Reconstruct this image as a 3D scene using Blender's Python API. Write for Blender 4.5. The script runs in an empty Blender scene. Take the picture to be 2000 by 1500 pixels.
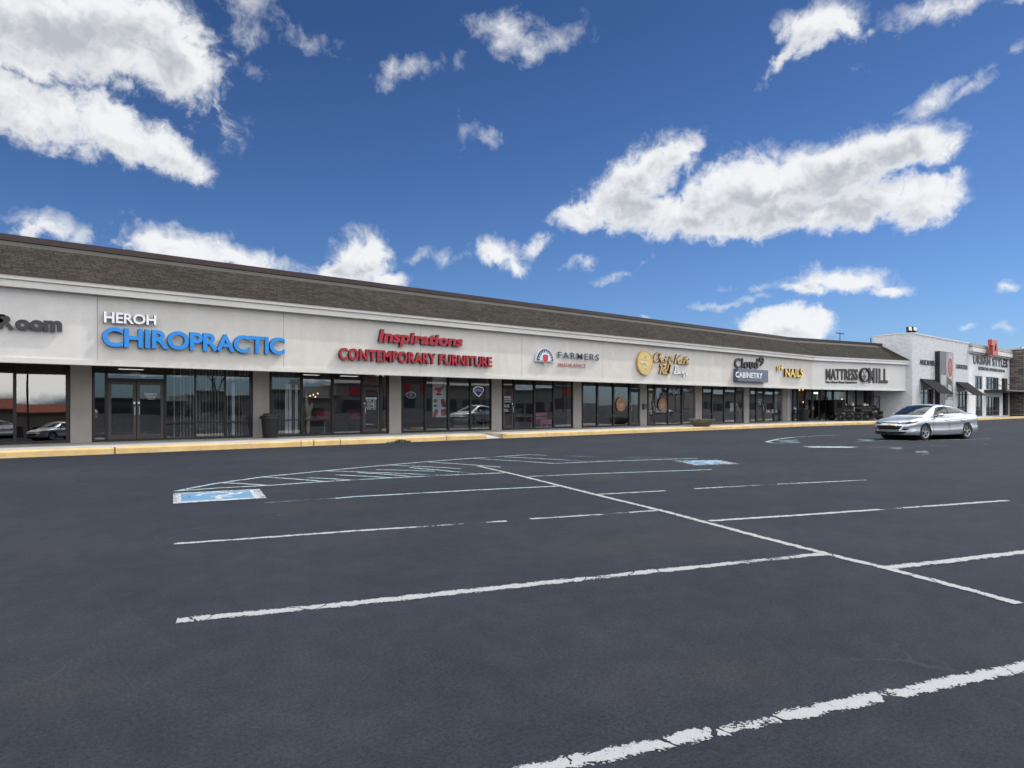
import bpy, bmesh, math, random
from mathutils import Vector, Matrix
from mathutils.bvhtree import BVHTree
random.seed(7)
SC = bpy.context.scene
COL = SC.collection
# ------------------------------------------------------------------ camera, sky, sun, exposure
# World axes follow the shop front: X runs along it to the right, Y runs away from the car park, Z is up.
F, H0, EYE = 1340.0, 793.0, 1.45           # focal length and horizon row in photo pixels, eye height
CA, SA = 0.6507, 0.7593                    # camera forward = (CA, SA)
cam_d = bpy.data.cameras.new("camera"); cam = bpy.data.objects.new("camera", cam_d); COL.objects.link(cam)
cam.location = (0, 0, EYE); cam.rotation_euler = (math.radians(90), 0, -math.atan2(CA, SA))
cam_d.sensor_width = 36; cam_d.lens = 36 * F / 2000; cam_d.shift_y = (H0 - 750) / 2000
cam_d.clip_start = 0.05; cam_d.clip_end = 6000
SC.camera = cam
SC.view_settings.view_transform = 'Standard'; SC.view_settings.look = 'None'
SC.view_settings.gamma = 1.0; SC.view_settings.use_curve_mapping = False
SC.view_settings.exposure = 0.35

SUN = Vector((2.2, -0.76, 3.0)).normalized()
sun_d = bpy.data.lights.new("sun", 'SUN'); sun = bpy.data.objects.new("sun", sun_d); COL.objects.link(sun)
sun_d.energy = 2.0; sun_d.angle = math.radians(0.9); sun_d.color = (1.0, 0.955, 0.89)
sun.rotation_euler = SUN.to_track_quat('Z', 'Y').to_euler(); sun.location = (0, -20, 60)

SKY_STRENGTH = 0.10
W = bpy.data.worlds.new("World"); SC.world = W; W.use_nodes = True
NT = W.node_tree; NT.nodes.clear()

class NB:
    """small helper that writes shader nodes"""
    def __init__(self, nt): self.nt = nt
    def n(self, t, **kw):
        nd = self.nt.nodes.new(t)
        for k, v in kw.items(): setattr(nd, k, v)
        return nd
    def put(self, sock, v):
        if hasattr(v, 'is_linked') or isinstance(v, bpy.types.NodeSocket): self.nt.links.new(v, sock)
        else: sock.default_value = v
    def m(self, op, a, b=None, c=None, clamp=False):
        nd = self.n('ShaderNodeMath', operation=op); nd.use_clamp = clamp
        self.put(nd.inputs[0], a)
        if b is not None: self.put(nd.inputs[1], b)
        if c is not None: self.put(nd.inputs[2], c)
        return nd.outputs[0]
    def v(self, op, a, b=None, scale=None):
        nd = self.n('ShaderNodeVectorMath', operation=op)
        self.put(nd.inputs[0], a)
        if b is not None: self.put(nd.inputs[1], b)
        if scale is not None: self.put(nd.inputs['Scale'], scale)
        return nd.outputs['Value'] if op in ('LENGTH', 'DOT_PRODUCT', 'DISTANCE') else nd.outputs['Vector']
    def noise(self, vec, scale, detail=3.0, rough=0.5, dist=0.0, out='Fac'):
        nd = self.n('ShaderNodeTexNoise'); 
        if vec is not None: self.put(nd.inputs['Vector'], vec)
        nd.inputs['Scale'].default_value = scale; nd.inputs['Detail'].default_value = detail
        nd.inputs['Roughness'].default_value = rough; nd.inputs['Distortion'].default_value = dist
        return nd.outputs[out]
    def ramp(self, val, a, b, lo=0.0, hi=1.0, smooth=True):
        nd = self.n('ShaderNodeMapRange'); nd.interpolation_type = 'SMOOTHSTEP' if smooth else 'LINEAR'; nd.clamp = True
        self.put(nd.inputs['Value'], val)
        nd.inputs['From Min'].default_value = a; nd.inputs['From Max'].default_value = b
        nd.inputs['To Min'].default_value = lo; nd.inputs['To Max'].default_value = hi
        return nd.outputs['Result']
    def mix(self, fac, a, b, mode='MIX'):
        nd = self.n('ShaderNodeMix', data_type='RGBA', blend_type=mode)
        self.put(nd.inputs['Factor'], fac); self.put(nd.inputs['A'], a) if False else None
        ins = [s for s in nd.inputs if s.type == 'RGBA']
        for s, v in zip(ins, (a, b)):
            if isinstance(v, tuple): s.default_value = (*v, 1) if len(v) == 3 else v
            else: self.nt.links.new(v, s)
        return [s for s in nd.outputs if s.type == 'RGBA'][0]
    def xyz(self, a, b, c):
        nd = self.n('ShaderNodeCombineXYZ')
        for s, v in zip(nd.inputs, (a, b, c)): self.put(s, v)
        return nd.outputs[0]

# clouds: (x, y, half width, half height, tilt, strength) on the photo, turned into azimuth / elevation of the sky
CLOUDS = [
 (120,50,270,105,-4,1.25),(330,110,115,85,15,1.1),(60,120,110,50,0,.9),(240,20,150,60,0,1.2),
 (70,218,170,62,8,1.2),(225,250,120,52,22,1.1),(330,295,85,45,30,1.0),(392,340,34,26,45,.75),(245,172,45,50,0,.6),(400,190,40,60,15,.35),(150,285,90,20,5,.5),
 (505,20,52,45,20,.68),(500,70,40,28,-30,.5),(615,72,38,22,10,.33),(470,120,40,18,30,.24),(440,240,28,30,0,.2),
 (985,68,62,34,8,.75),(1075,68,65,26,-8,.52),(1125,42,18,22,-30,.32),(1020,85,42,22,15,.7),
 (808,142,62,18,-8,.55),(765,140,16,32,15,.55),(762,160,22,14,0,.5),(900,122,12,24,20,.4),(945,262,24,14,10,.34),(905,250,18,18,0,.16),
 (1600,45,80,55,0,1.1),(1535,98,60,22,-35,.7),(1650,60,42,34,30,.75),(1700,58,22,10,-25,.35),(1665,128,22,9,0,.25),(1590,80,50,30,-20,.8),
 (1860,0,130,26,0,.75),(1985,0,40,10,0,.5),(1845,185,65,24,-22,.72),(1910,178,50,16,-12,.6),(1935,155,16,22,20,.4),(1815,215,36,20,-30,.5),(1765,208,14,7,0,.3),(1985,100,24,10,-35,.42),
 (1318,305,46,30,-35,.9),(1255,345,95,50,-28,1.15),(1152,418,64,30,-8,1.0),(1250,405,110,45,5,1.15),(1360,410,120,52,3,1.2),(1460,375,125,72,-8,1.25),
 (1610,335,170,62,-8,1.35),(1745,300,125,46,-3,1.25),(1560,415,220,46,-4,1.2),(1800,392,92,40,-3,1.1),(1410,452,80,24,3,.9),(1680,400,120,40,-4,1.1),(1880,380,12,8,0,.3),
 (105,438,62,26,5,.8),(80,455,30,18,0,.8),(350,478,120,36,8,1.0),(440,470,30,14,-20,.5),(490,503,100,24,12,1.0),(250,470,40,14,10,.7),
 (705,500,62,52,-25,1.1),(735,480,35,32,0,1.1),(640,525,55,22,-8,1.0),(755,540,45,18,5,.95),
 (970,487,50,26,0,.8),(1040,480,42,16,-20,.62),(1000,515,34,24,10,.75),(1130,507,34,11,-22,.55),(1198,527,42,10,-18,.5),(815,492,24,11,-30,.4),(862,496,12,13,0,.25),(900,492,16,10,0,.28),(1255,503,26,8,-12,.28),
 (1640,557,100,28,-2,1.15),(1575,572,60,13,5,.9),(1735,570,38,16,-10,.95),(1425,592,78,9,-2,.65),(1480,568,34,10,-8,.45),(1430,566,18,6,0,.3),
 (1530,638,92,30,2,1.15),(1590,640,40,24,0,1.1),(1470,628,30,16,0,.9),(1250,610,10,5,0,.55),(1962,575,34,10,-5,.85),(1885,653,22,6,0,.55),(1970,650,30,7,0,.6),
]
def build_sky():
    b = NB(NT)
    tc = b.n('ShaderNodeTexCoord'); d = tc.outputs['Generated']
    sx = b.n('ShaderNodeSeparateXYZ'); NT.links.new(d, sx.inputs[0])
    x, y, z = sx.outputs
    xc = b.m('SUBTRACT', b.m('MULTIPLY', x, SA), b.m('MULTIPLY', y, CA))
    yc = b.m('ADD', b.m('MULTIPLY', x, CA), b.m('MULTIPLY', y, SA))
    az = b.m('ARCTAN2', xc, yc); el = b.m('ARCSINE', z)
    p0 = b.xyz(az, el, 0.0)
    # cloud edges: coarse warp then fine wisps
    w1 = b.noise(d, 9.0, 3, .55, out='Color'); w2 = b.noise(d, 34.0, 5, .6, out='Color')
    wv = b.v('ADD', b.v('SCALE', b.v('SUBTRACT', w1, (.5, .5, .5)), scale=.062), b.v('SCALE', b.v('SUBTRACT', w2, (.5, .5, .5)), scale=.030))
    p = b.v('ADD', p0, wv)
    def shape(pv, least=0):
        acc = None
        for (cx, cy, rx, ry, rot, amp) in CLOUDS:
            if amp < least: continue
            if amp < .75: amp *= .86
            k = (cx - 1000) / F; mm = (H0 - cy) / F
            a = math.atan(k); e = math.atan(mm * math.cos(a))
            ra = rx / F * math.cos(a) ** 2; re = ry / F * math.cos(a) * math.cos(e) ** 2
            mp = b.n('ShaderNodeMapping', vector_type='TEXTURE')
            # (each blob waits for the one before it: keeps the shader's working memory small)
            NT.links.new(pv if acc is None else b.v('ADD', b.v('SCALE', (1e-7, 1e-7, 0), scale=acc), pv), mp.inputs['Vector'])
            mp.inputs['Location'].default_value = (a, e, 0); mp.inputs['Rotation'].default_value = (0, 0, -math.radians(rot))
            mp.inputs['Scale'].default_value = (ra * 1.28, re * 1.28, 1)
            v = b.m('MULTIPLY_ADD', b.v('LENGTH', mp.outputs[0]), -amp, amp)
            acc = v if acc is None else b.m('MAXIMUM', acc, v)
        return b.m('MAXIMUM', acc, -1.0)
    s1 = shape(p)
    # the rest of the sky dome (behind the camera): free clouds, thickened for fill
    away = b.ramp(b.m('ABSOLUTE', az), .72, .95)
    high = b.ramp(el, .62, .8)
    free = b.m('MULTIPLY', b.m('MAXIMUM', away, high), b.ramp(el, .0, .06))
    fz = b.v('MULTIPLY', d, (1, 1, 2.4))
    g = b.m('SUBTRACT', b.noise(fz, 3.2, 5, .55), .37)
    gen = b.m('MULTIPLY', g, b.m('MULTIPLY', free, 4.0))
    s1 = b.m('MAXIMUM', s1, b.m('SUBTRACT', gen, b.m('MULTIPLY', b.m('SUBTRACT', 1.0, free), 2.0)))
    warp = b.v('SCALE', b.v('SUBTRACT', b.noise(d, 18.0, 3, .55, out='Color'), (.5, .5, .5)), scale=.05)
    dw = b.v('ADD', d, warp)
    fine = b.m('SUBTRACT', b.noise(dw, 24.0, 9, .62), .5)
    finer = b.m('SUBTRACT', b.noise(dw, 80.0, 7, .66), .5)
    dens = b.m('ADD', s1, b.m('ADD', b.m('MULTIPLY', fine, 1.15), b.m('MULTIPLY', finer, .60)))
    # shade: how much cloud stands between this point and the sun, one step up and to the right
    pu = b.v('ADD', p, (.010, .026, 0))
    sB = shape(pu, .8)
    solid = b.ramp(sB, -.55, .05)
    soft = b.m('POWER', b.ramp(dens, 0, .80, smooth=False), 1.3); hard = b.ramp(dens, .06, .62)
    alpha = b.m('ADD', b.m('MULTIPLY', soft, b.m('SUBTRACT', 1.0, solid)), b.m('MULTIPLY', hard, solid))
    s2 = b.m('ADD', sB, b.m('MULTIPLY', b.m('SUBTRACT', b.noise(b.v('ADD', dw, (.007, .004, .022)), 15.0, 3, .5), .5), 1.5))
    lump2 = b.m('SUBTRACT', b.noise(b.v('ADD', dw, (.002, .001, .006)), 62.0, 4, .6), b.noise(dw, 62.0, 4, .6))
    lump = b.m('SUBTRACT', b.noise(b.v('ADD', dw, (.004, .002, .012)), 30.0, 3, .5), b.noise(dw, 30.0, 3, .5))
    thick = b.ramp(b.m('ADD', s2, b.m('ADD', b.m('MULTIPLY', lump, 1.5), b.m('MULTIPLY', lump2, .45))), .0, 1.05)
    body = b.ramp(dens, .25, 1.0)
    shade = b.m('MULTIPLY', thick, body)
    sky = b.n('ShaderNodeTexSky', sky_type='NISHITA')
    sky.sun_disc = False; sky.sun_elevation = math.asin(SUN.z); sky.sun_rotation = math.atan2(SUN.x, SUN.y)
    sky.air_density = 1.0; sky.dust_density = .55; sky.ozone_density = 2.6; sky.altitude = 200
    skyc = b.mix(1.0, sky.outputs[0], b.mix(b.ramp(el, .10, .50, smooth=False), (.40, .56, .82), (.225, .355, .545)), 'MULTIPLY')
    cl = b.mix(shade, (7.2, 7.3, 7.4), (4.0, 4.2, 4.6))
    # clouds outside the view have their brightness raised to add fill light
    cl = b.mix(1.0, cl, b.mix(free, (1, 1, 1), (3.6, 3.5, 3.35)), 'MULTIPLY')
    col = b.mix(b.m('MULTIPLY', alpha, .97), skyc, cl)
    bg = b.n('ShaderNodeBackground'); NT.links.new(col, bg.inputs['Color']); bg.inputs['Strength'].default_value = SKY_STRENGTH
    out = b.n('ShaderNodeOutputWorld'); NT.links.new(bg.outputs[0], out.inputs['Surface'])
build_sky()
W.cycles.sampling_method = 'MANUAL'; W.cycles.sample_map_resolution = 512

# ------------------------------------------------------------------ geometry of the place
TH = math.radians(12.4); C2, S2 = math.cos(TH), math.sin(TH)     # the last shop is turned a little towards the car park
BX, BD = 51.1, 24.4                                              # where the eave bends
def f1(s, o, z): return (s, o, z)
def f2(s, o, z): return (BX + s * C2 + (o - BD) * S2, BD - s * S2 + (o - BD) * C2, z)
def s1(px, o):
    k = (px - 1000) / F
    return o * (CA + SA * k) / (SA - CA * k)
def s2(px, o):
    k = (px - 1000) / F
    dx, dy = SA * k + CA, -CA * k + SA
    ox, oy, _ = f2(0, o, 0)
    # ox + s*C2 = r*dx ; oy - s*S2 = r*dy
    r = (ox * S2 + oy * C2) / (dx * S2 + dy * C2)
    return (r * dx - ox) / C2
def depth(x, y): return CA * x + SA * y
def zat(py, x, y): return EYE - (py - H0) * depth(x, y) / F
def z1(px, py, o): s = s1(px, o); return zat(py, s, o)
def z2(px, py, o):
    s = s2(px, o); q = f2(s, o, 0); return zat(py, q[0], q[1])
def G(px, py, z=0.0):
    yc = F * (EYE - z) / (py - H0); xc = (px - 1000) / F * yc
    return (SA * xc + CA * yc, -CA * xc + SA * yc)
def zg(x): return .125 * min(1, max(0, (x - 50) / 25))           # the ground rises a little to the far right

class MB:
    """collects shapes and links them as ONE mesh object"""
    def __init__(self, fr=f1): self.v, self.f, self.m, self.uv, self.fr = [], [], [], {}, fr
    def P(self, *p): self.v.append(self.fr(*p)); return len(self.v) - 1
    def face(self, idx, m=0, uv=None):
        if uv: self.uv[len(self.f)] = uv
        self.f.append(tuple(idx)); self.m.append(m)
    def quad(self, a, b, c, d, m=0, uv=None): self.face([self.P(*q) for q in (a, b, c, d)], m, uv)
    def poly(self, pts, m=0): self.face([self.P(*q) for q in pts], m)
    def box(self, a0, a1, b0, b1, c0, c1, m=0):
        i = [self.P(a, b, c) for c in (c0, c1) for b in (b0, b1) for a in (a0, a1)]
        for q in ((0, 2, 3, 1), (4, 5, 7, 6), (0, 1, 5, 4), (2, 6, 7, 3), (0, 4, 6, 2), (1, 3, 7, 5)): self.face([i[k] for k in q], m)
    def prism(self, poly, o0, o1, m=0, ms=None):
        """poly in (s, z), extruded along o"""
        n = len(poly); a = [self.P(s, o0, z) for s, z in poly]; b = [self.P(s, o1, z) for s, z in poly]
        self.face(a, m); self.face(b[::-1], m)
        for i in range(n): j = (i + 1) % n; self.face((a[i], b[i], b[j], a[j]), m if ms is None else ms)
    def prism_s(self, poly, a0, a1, m=0):
        """poly in (o, z), extruded along s"""
        n = len(poly); a = [self.P(a0, o, z) for o, z in poly]; b = [self.P(a1, o, z) for o, z in poly]
        self.face(a, m); self.face(b[::-1], m)
        for i in range(n): j = (i + 1) % n; self.face((a[i], b[i], b[j], a[j]), m)
    def lathe(self, c, prof, n=20, m=0, axis='z', cap=True):
        rings = []
        for r, h in prof:
            ring = []
            for k in range(n):
                t = 2 * math.pi * k / n; u, w = r * math.cos(t), r * math.sin(t)
                q = {'z': (c[0] + u, c[1] + w, c[2] + h), 'y': (c[0] + u, c[1] + h, c[2] + w), 'x': (c[0] + h, c[1] + u, c[2] + w)}[axis]
                ring.append(self.P(*q))
            rings.append(ring)
        for a, bq in zip(rings, rings[1:]):
            for k in range(n): self.face((a[k], a[(k + 1) % n], bq[(k + 1) % n], bq[k]), m)
        if cap: self.face(rings[0][::-1], m); self.face(rings[-1], m)
    def tube(self, pts, r, n=8, m=0):
        pts = [Vector(q) for q in pts]; rings = []
        rr = r if isinstance(r, (list, tuple)) else [r] * len(pts)
        for i, q in enumerate(pts):
            t = (pts[min(i + 1, len(pts) - 1)] - pts[max(i - 1, 0)]).normalized()
            up = Vector((0, 0, 1)) if abs(t.z) < .9 else Vector((1, 0, 0))
            a = t.cross(up).normalized(); c = a.cross(t).normalized()
            rings.append([self.P(*(q + (a * math.cos(2 * math.pi * k / n) + c * math.sin(2 * math.pi * k / n)) * rr[i])) for k in range(n)])
        for a, bq in zip(rings, rings[1:]):
            for k in range(n): self.face((a[k], a[(k + 1) % n], bq[(k + 1) % n], bq[k]), m)
        self.face(rings[0][::-1], m); self.face(rings[-1], m)
    def build(self, name, mat, parent=None, smooth=False, recalc=True, bevel=0):
        me = bpy.data.meshes.new(name)
        off = ORG.get(parent.name, Vector()) if parent is not None else Vector()
        me.from_pydata([tuple(Vector(q) - off) for q in self.v], [], self.f)
        mats = mat if isinstance(mat, (list, tuple)) else [mat]
        for mm in mats: me.materials.append(mm)
        for pl, k in zip(me.polygons, self.m): pl.material_index = k
        if self.uv:
            lay = me.uv_layers.new(name='uv')
            for fi, uvs in self.uv.items():
                for li, q in zip(me.polygons[fi].loop_indices, uvs): lay.data[li].uv = q
        if recalc or bevel:
            bm = bmesh.new(); bm.from_mesh(me)
            if bevel:
                bmesh.ops.remove_doubles(bm, verts=bm.verts, dist=1e-5)
                bmesh.ops.bevel(bm, geom=[e for e in bm.edges if len(e.link_faces) == 2 and e.calc_face_angle(0) > .6], offset=bevel, segments=2, affect='EDGES', profile=.6)
            bmesh.ops.recalc_face_normals(bm, faces=bm.faces); bm.to_mesh(me); bm.free()
        if smooth:
            for pl in me.polygons: pl.use_smooth = True
            if smooth != 'all':
                bm = bmesh.new(); bm.from_mesh(me)
                for e in bm.edges:
                    if len(e.link_faces) == 2 and e.calc_face_angle(0) > math.radians(40): e.smooth = False
                bm.to_mesh(me); bm.free()
        o = bpy.data.objects.new(name, me); COL.objects.link(o)
        if parent is not None:
            o.parent = parent; ORG[o.name] = off
        return o
ORG = {}
def root(name, loc, label=None, cat=None, group=None, rz=0):
    o = bpy.data.objects.new(name, None); COL.objects.link(o); o.location = loc; o.rotation_euler = (0, 0, rz)
    o.empty_display_size = .2; ORG[o.name] = Vector(loc) if rz == 0 else Vector((0, 0, 0))
    return tag(o, label, cat, group)
def tag(o, label=None, cat=None, group=None, kind=None):
    if label: o['label'] = label
    if cat: o['category'] = cat
    if group: o['group'] = group
    if kind: o['kind'] = kind
    return o
def copy_tree(o, parent=None):
    c = o.copy(); COL.objects.link(c)
    if parent is not None: c.parent = parent
    for ch in [q for q in ALLKIDS(o)]: copy_tree(ch, c)
    return c
def ALLKIDS(o): return [q for q in bpy.data.objects if q.parent == o]

# ------------------------------------------------------------------ materials
def newmat(name):
    m = bpy.data.materials.new(name); m.use_nodes = True; nt = m.node_tree; nt.nodes.clear()
    b = NB(nt); out = b.n('ShaderNodeOutputMaterial'); return m, b, nt, out
def mat(name, col, rough=.6, metal=0.0, var=.12, scale=6.0, bump=0.0, bscale=None, spec=.5, coat=0.0, dirt=None, detail=4):
    m, b, nt, out = newmat(name)
    pr = b.n('ShaderNodeBsdfPrincipled'); nt.links.new(pr.outputs[0], out.inputs['Surface'])
    oc = b.n('ShaderNodeTexCoord').outputs['Object']
    nz = b.noise(oc, scale, detail, .6)
    lo = tuple(c * (1 - var) for c in col); hi = tuple(min(1, c * (1 + var)) for c in col)
    c = b.mix(b.ramp(nz, .3, .7), lo, hi)
    if dirt: c = b.mix(b.ramp(b.noise(oc, dirt[1], 6, .65), .52, .75, 0, dirt[2]), c, dirt[0])
    nt.links.new(c, pr.inputs['Base Color'])
    pr.inputs['Roughness'].default_value = rough; pr.inputs['Metallic'].default_value = metal
    pr.inputs['Specular IOR Level'].default_value = spec; pr.inputs['Coat Weight'].default_value = coat; pr.inputs['Coat Roughness'].default_value = .05
    if bump:
        bp = b.n('ShaderNodeBump'); bp.inputs['Strength'].default_value = min(1, bump); bp.inputs['Distance'].default_value = .02
        nt.links.new(b.noise(oc, bscale or scale * 6, 5, .6), bp.inputs['Height']); nt.links.new(bp.outputs[0], pr.inputs['Normal'])
    return m
def emit(name, col, st):
    m, b, nt, out = newmat(name); e = b.n('ShaderNodeEmission'); e.inputs[0].default_value = (*col, 1); e.inputs[1].default_value = st
    nt.links.new(e.outputs[0], out.inputs['Surface']); return m
def glassmat(name, tint, base, gain, wave=.0, rough=0.0, gcol=(1, 1, 1)):
    m, b, nt, out = newmat(name)
    tr = b.n('ShaderNodeBsdfTransparent'); tr.inputs[0].default_value = (*tint, 1)
    gl = b.n('ShaderNodeBsdfGlossy'); gl.inputs['Roughness'].default_value = rough; gl.inputs['Color'].default_value = (*gcol, 1)
    fr = b.n('ShaderNodeFresnel'); fr.inputs['IOR'].default_value = 1.5
    fac = b.m('MULTIPLY_ADD', fr.outputs[0], gain, base, clamp=True)
    fac = b.m('MULTIPLY', fac, b.m('SUBTRACT', 1.0, b.n('ShaderNodeNewGeometry').outputs['Backfacing']))
    mx = b.n('ShaderNodeMixShader'); nt.links.new(fac, mx.inputs[0]); nt.links.new(tr.outputs[0], mx.inputs[1]); nt.links.new(gl.outputs[0], mx.inputs[2])
    if wave:
        oc = b.n('ShaderNodeTexCoord').outputs['Object']
        bp = b.n('ShaderNodeBump'); bp.inputs['Strength'].default_value = 1.0; bp.inputs['Distance'].default_value = wave
        nt.links.new(b.noise(oc, .55, 1, .4), bp.inputs['Height']); nt.links.new(bp.outputs[0], gl.inputs['Normal'])
    nt.links.new(mx.outputs[0], out.inputs['Surface']); return m

def asphalt():
    m, b, nt, out = newmat('asphalt')
    pr = b.n('ShaderNodeBsdfPrincipled'); nt.links.new(pr.outputs[0], out.inputs['Surface'])
    g = b.n('ShaderNodeNewGeometry').outputs['Position']
    big = b.noise(g, .16, 4, .6); mid = b.noise(g, 1.1, 5, .62); fine = b.m('ADD', b.m('MULTIPLY', b.noise(g, 48, 4, .8), .6), b.m('MULTIPLY', b.noise(g, 130, 3, .7), .4)); grit = b.noise(g, 120, 2, .6); blot = b.noise(g, 4.5, 5, .7)
    c = b.mix(b.ramp(big, .3, .7), (.0190, .0230, .0330), (.0245, .0290, .0400))
    c = b.mix(b.ramp(mid, .25, .75), b.mix(1.0, c, (.88, .88, .88), 'MULTIPLY'), b.mix(1.0, c, (1.10, 1.10, 1.09), 'MULTIPLY'))
    c = b.mix(b.ramp(blot, .35, .68), b.mix(1.0, c, (.90, .905, .92), 'MULTIPLY'), b.mix(1.0, c, (1.11, 1.10, 1.08), 'MULTIPLY'))
    # brown-grey worn patches of the sealcoat
    wn = b.m('ADD', b.noise(g, .34, 4, .6), b.m('MULTIPLY', b.noise(g, 5, 4, .6), .12))
    c = b.mix(b.ramp(wn, .60, .72, 0, .5), c, (.031, .0315, .034))
    c = b.mix(b.ramp(fine, .38, .62, smooth=False), b.mix(1.0, c, (.58, .58, .59), 'MULTIPLY'), b.mix(1.0, c, (1.44, 1.43, 1.41), 'MULTIPLY'))
    c = b.mix(b.ramp(grit, .66, .76, 0, .7), c, (.095, .095, .097))
    # hairline cracks, some dark and some dusty
    wv = b.v('ADD', g, b.v('SCALE', b.noise(g, 1.6, 4, .65, out='Color'), scale=.55))
    vo = b.n('ShaderNodeTexVoronoi', feature='DISTANCE_TO_EDGE'); nt.links.new(wv, vo.inputs['Vector']); vo.inputs['Scale'].default_value = .85
    ck = b.ramp(vo.outputs['Distance'], .002, .009, 1, 0)
    sel = b.ramp(b.noise(g, .42, 3, .6), .50, .60)
    ckd = b.m('MULTIPLY', ck, sel)
    c = b.mix(b.m('MULTIPLY', ckd, .65), c, (.016, .018, .021))
    vo2 = b.n('ShaderNodeTexVoronoi', feature='DISTANCE_TO_EDGE'); nt.links.new(b.v('ADD', wv, (7.3, 2.1, 0)), vo2.inputs['Vector']); vo2.inputs['Scale'].default_value = .45
    ck2 = b.m('MULTIPLY', b.ramp(vo2.outputs['Distance'], .001, .006, 1, 0), b.ramp(b.noise(b.v('ADD', g, (31, 4, 0)), .5, 4, .65), .53, .66))
    c = b.mix(b.m('MULTIPLY', ck2, .18), c, (.085, .092, .10))
    nt.links.new(c, pr.inputs['Base Color'])
    pr.inputs['Roughness'].default_value = .88; pr.inputs['Specular IOR Level'].default_value = .12
    bp = b.n('ShaderNodeBump'); bp.inputs['Strength'].default_value = .4; bp.inputs['Distance'].default_value = .004
    nt.links.new(b.m('SUBTRACT', fine, b.m('MULTIPLY', ckd, .6)), bp.inputs['Height']); nt.links.new(bp.outputs[0], pr.inputs['Normal'])
    return m
def paint(name, col, wear, edge=.55, breaks=.35, col2=None, haze=0.0):
    """road paint; uv = (metres along, -1..1 across); worn away by noise so that the asphalt shows"""
    m, b, nt, out = newmat(name)
    pr = b.n('ShaderNodeBsdfPrincipled'); tr = b.n('ShaderNodeBsdfTransparent'); mx = b.n('ShaderNodeMixShader')
    g = b.n('ShaderNodeNewGeometry').outputs['Position']
    uv = b.n('ShaderNodeUVMap').outputs[0]; sp = b.n('ShaderNodeSeparateXYZ'); nt.links.new(uv, sp.inputs[0])
    ac = b.m('ABSOLUTE', sp.outputs[1])
    n1 = b.noise(g, 9, 5, .65); n2 = b.noise(g, 60, 4, .65); n3 = b.noise(g, .8, 4, .6)
    # across: full in the middle, ragged towards the edge
    e = b.m('SUBTRACT', b.m('SUBTRACT', 1.0, ac), b.m('MULTIPLY', b.m('SUBTRACT', b.ramp(n1, .32, .68), .30), edge))
    fill = b.m('SUBTRACT', b.m('MINIMUM', e, .5), b.m('MULTIPLY', b.m('SUBTRACT', b.ramp(n2, .30, .70, smooth=False), .5), .74))
    fill = b.m('SUBTRACT', fill, b.m('MULTIPLY', b.ramp(n3, .62 - breaks * .2, .78), breaks * 2.2))
    # cross cracks
    wv = b.v('ADD', g, b.v('SCALE', b.noise(g, 4, 3, .6, out='Color'), scale=.12))
    vo = b.n('ShaderNodeTexVoronoi', feature='DISTANCE_TO_EDGE'); nt.links.new(wv, vo.inputs['Vector']); vo.inputs['Scale'].default_value = 2.1
    fill = b.m('SUBTRACT', fill, b.m('MULTIPLY', b.ramp(vo.outputs['Distance'], .004, .016, .8, 0), b.ramp(n3, .45, .6)))
    a = b.ramp(b.m('SUBTRACT', fill, wear), .0, .14)
    if haze: a = b.m('MULTIPLY', a, haze)
    c = b.mix(b.ramp(n2, .3, .7), tuple(q * .84 for q in col), col)
    if col2: c = b.mix(b.ramp(b.noise(g, 2.2, 5, .7), .45, .58), c, col2)
    nt.links.new(c, pr.inputs['Base Color']); pr.inputs['Roughness'].default_value = .75
    nt.links.new(a, mx.inputs[0]); nt.links.new(tr.outputs[0], mx.inputs[1]); nt.links.new(pr.outputs[0], mx.inputs[2]); nt.links.new(mx.outputs[0], out.inputs['Surface'])
    return m
def shingles():
    m, b, nt, out = newmat('asphalt_shingles')
    pr = b.n('ShaderNodeBsdfPrincipled'); nt.links.new(pr.outputs[0], out.inputs['Surface'])
    uv = b.n('ShaderNodeUVMap').outputs[0]
    uvw = b.v('ADD', uv, b.v('SCALE', b.v('SUBTRACT', b.noise(uv, 3.5, 3, .6, out='Color'), (.5, .5, .5)), scale=.04))
    br = b.n('ShaderNodeTexBrick'); nt.links.new(uvw, br.inputs['Vector'])
    br.inputs['Scale'].default_value = 1.0; br.inputs['Brick Width'].default_value = .30; br.inputs['Row Height'].default_value = .125
    br.inputs['Mortar Size'].default_value = .011; br.inputs['Mortar Smooth'].default_value = .3; br.inputs['Bias'].default_value = 0
    br.inputs['Color1'].default_value = (.030, .027, .0235, 1); br.inputs['Color2'].default_value = (.056, .050, .0435, 1); br.inputs['Mortar'].default_value = (.013, .0115, .010, 1)
    br.offset_frequency = 2; br.squash = .8; br.squash_frequency = 3
    c = b.mix(b.ramp(b.noise(uv, .35, 5, .6), .3, .7), b.mix(1.0, br.outputs[0], (.86, .86, .88), 'MULTIPLY'), b.mix(1.0, br.outputs[0], (1.12, 1.1, 1.06), 'MULTIPLY'))
    c = b.mix(b.ramp(b.noise(uv, 40, 3, .7), .3, .75), b.mix(1.0, c, (.8, .8, .8), 'MULTIPLY'), b.mix(1.0, c, (1.2, 1.2, 1.2), 'MULTIPLY'))
    nt.links.new(c, pr.inputs['Base Color']); pr.inputs['Roughness'].default_value = .95; pr.inputs['Specular IOR Level'].default_value = .08
    bp = b.n('ShaderNodeBump'); bp.inputs['Strength'].default_value = .9; bp.inputs['Distance'].default_value = .02
    nt.links.new(b.m('ADD', b.m('SUBTRACT', 1.0, br.outputs['Fac']), b.m('MULTIPLY', b.noise(uv, 6, 4, .6), .5)), bp.inputs['Height']); nt.links.new(bp.outputs[0], pr.inputs['Normal'])
    return m
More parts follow.
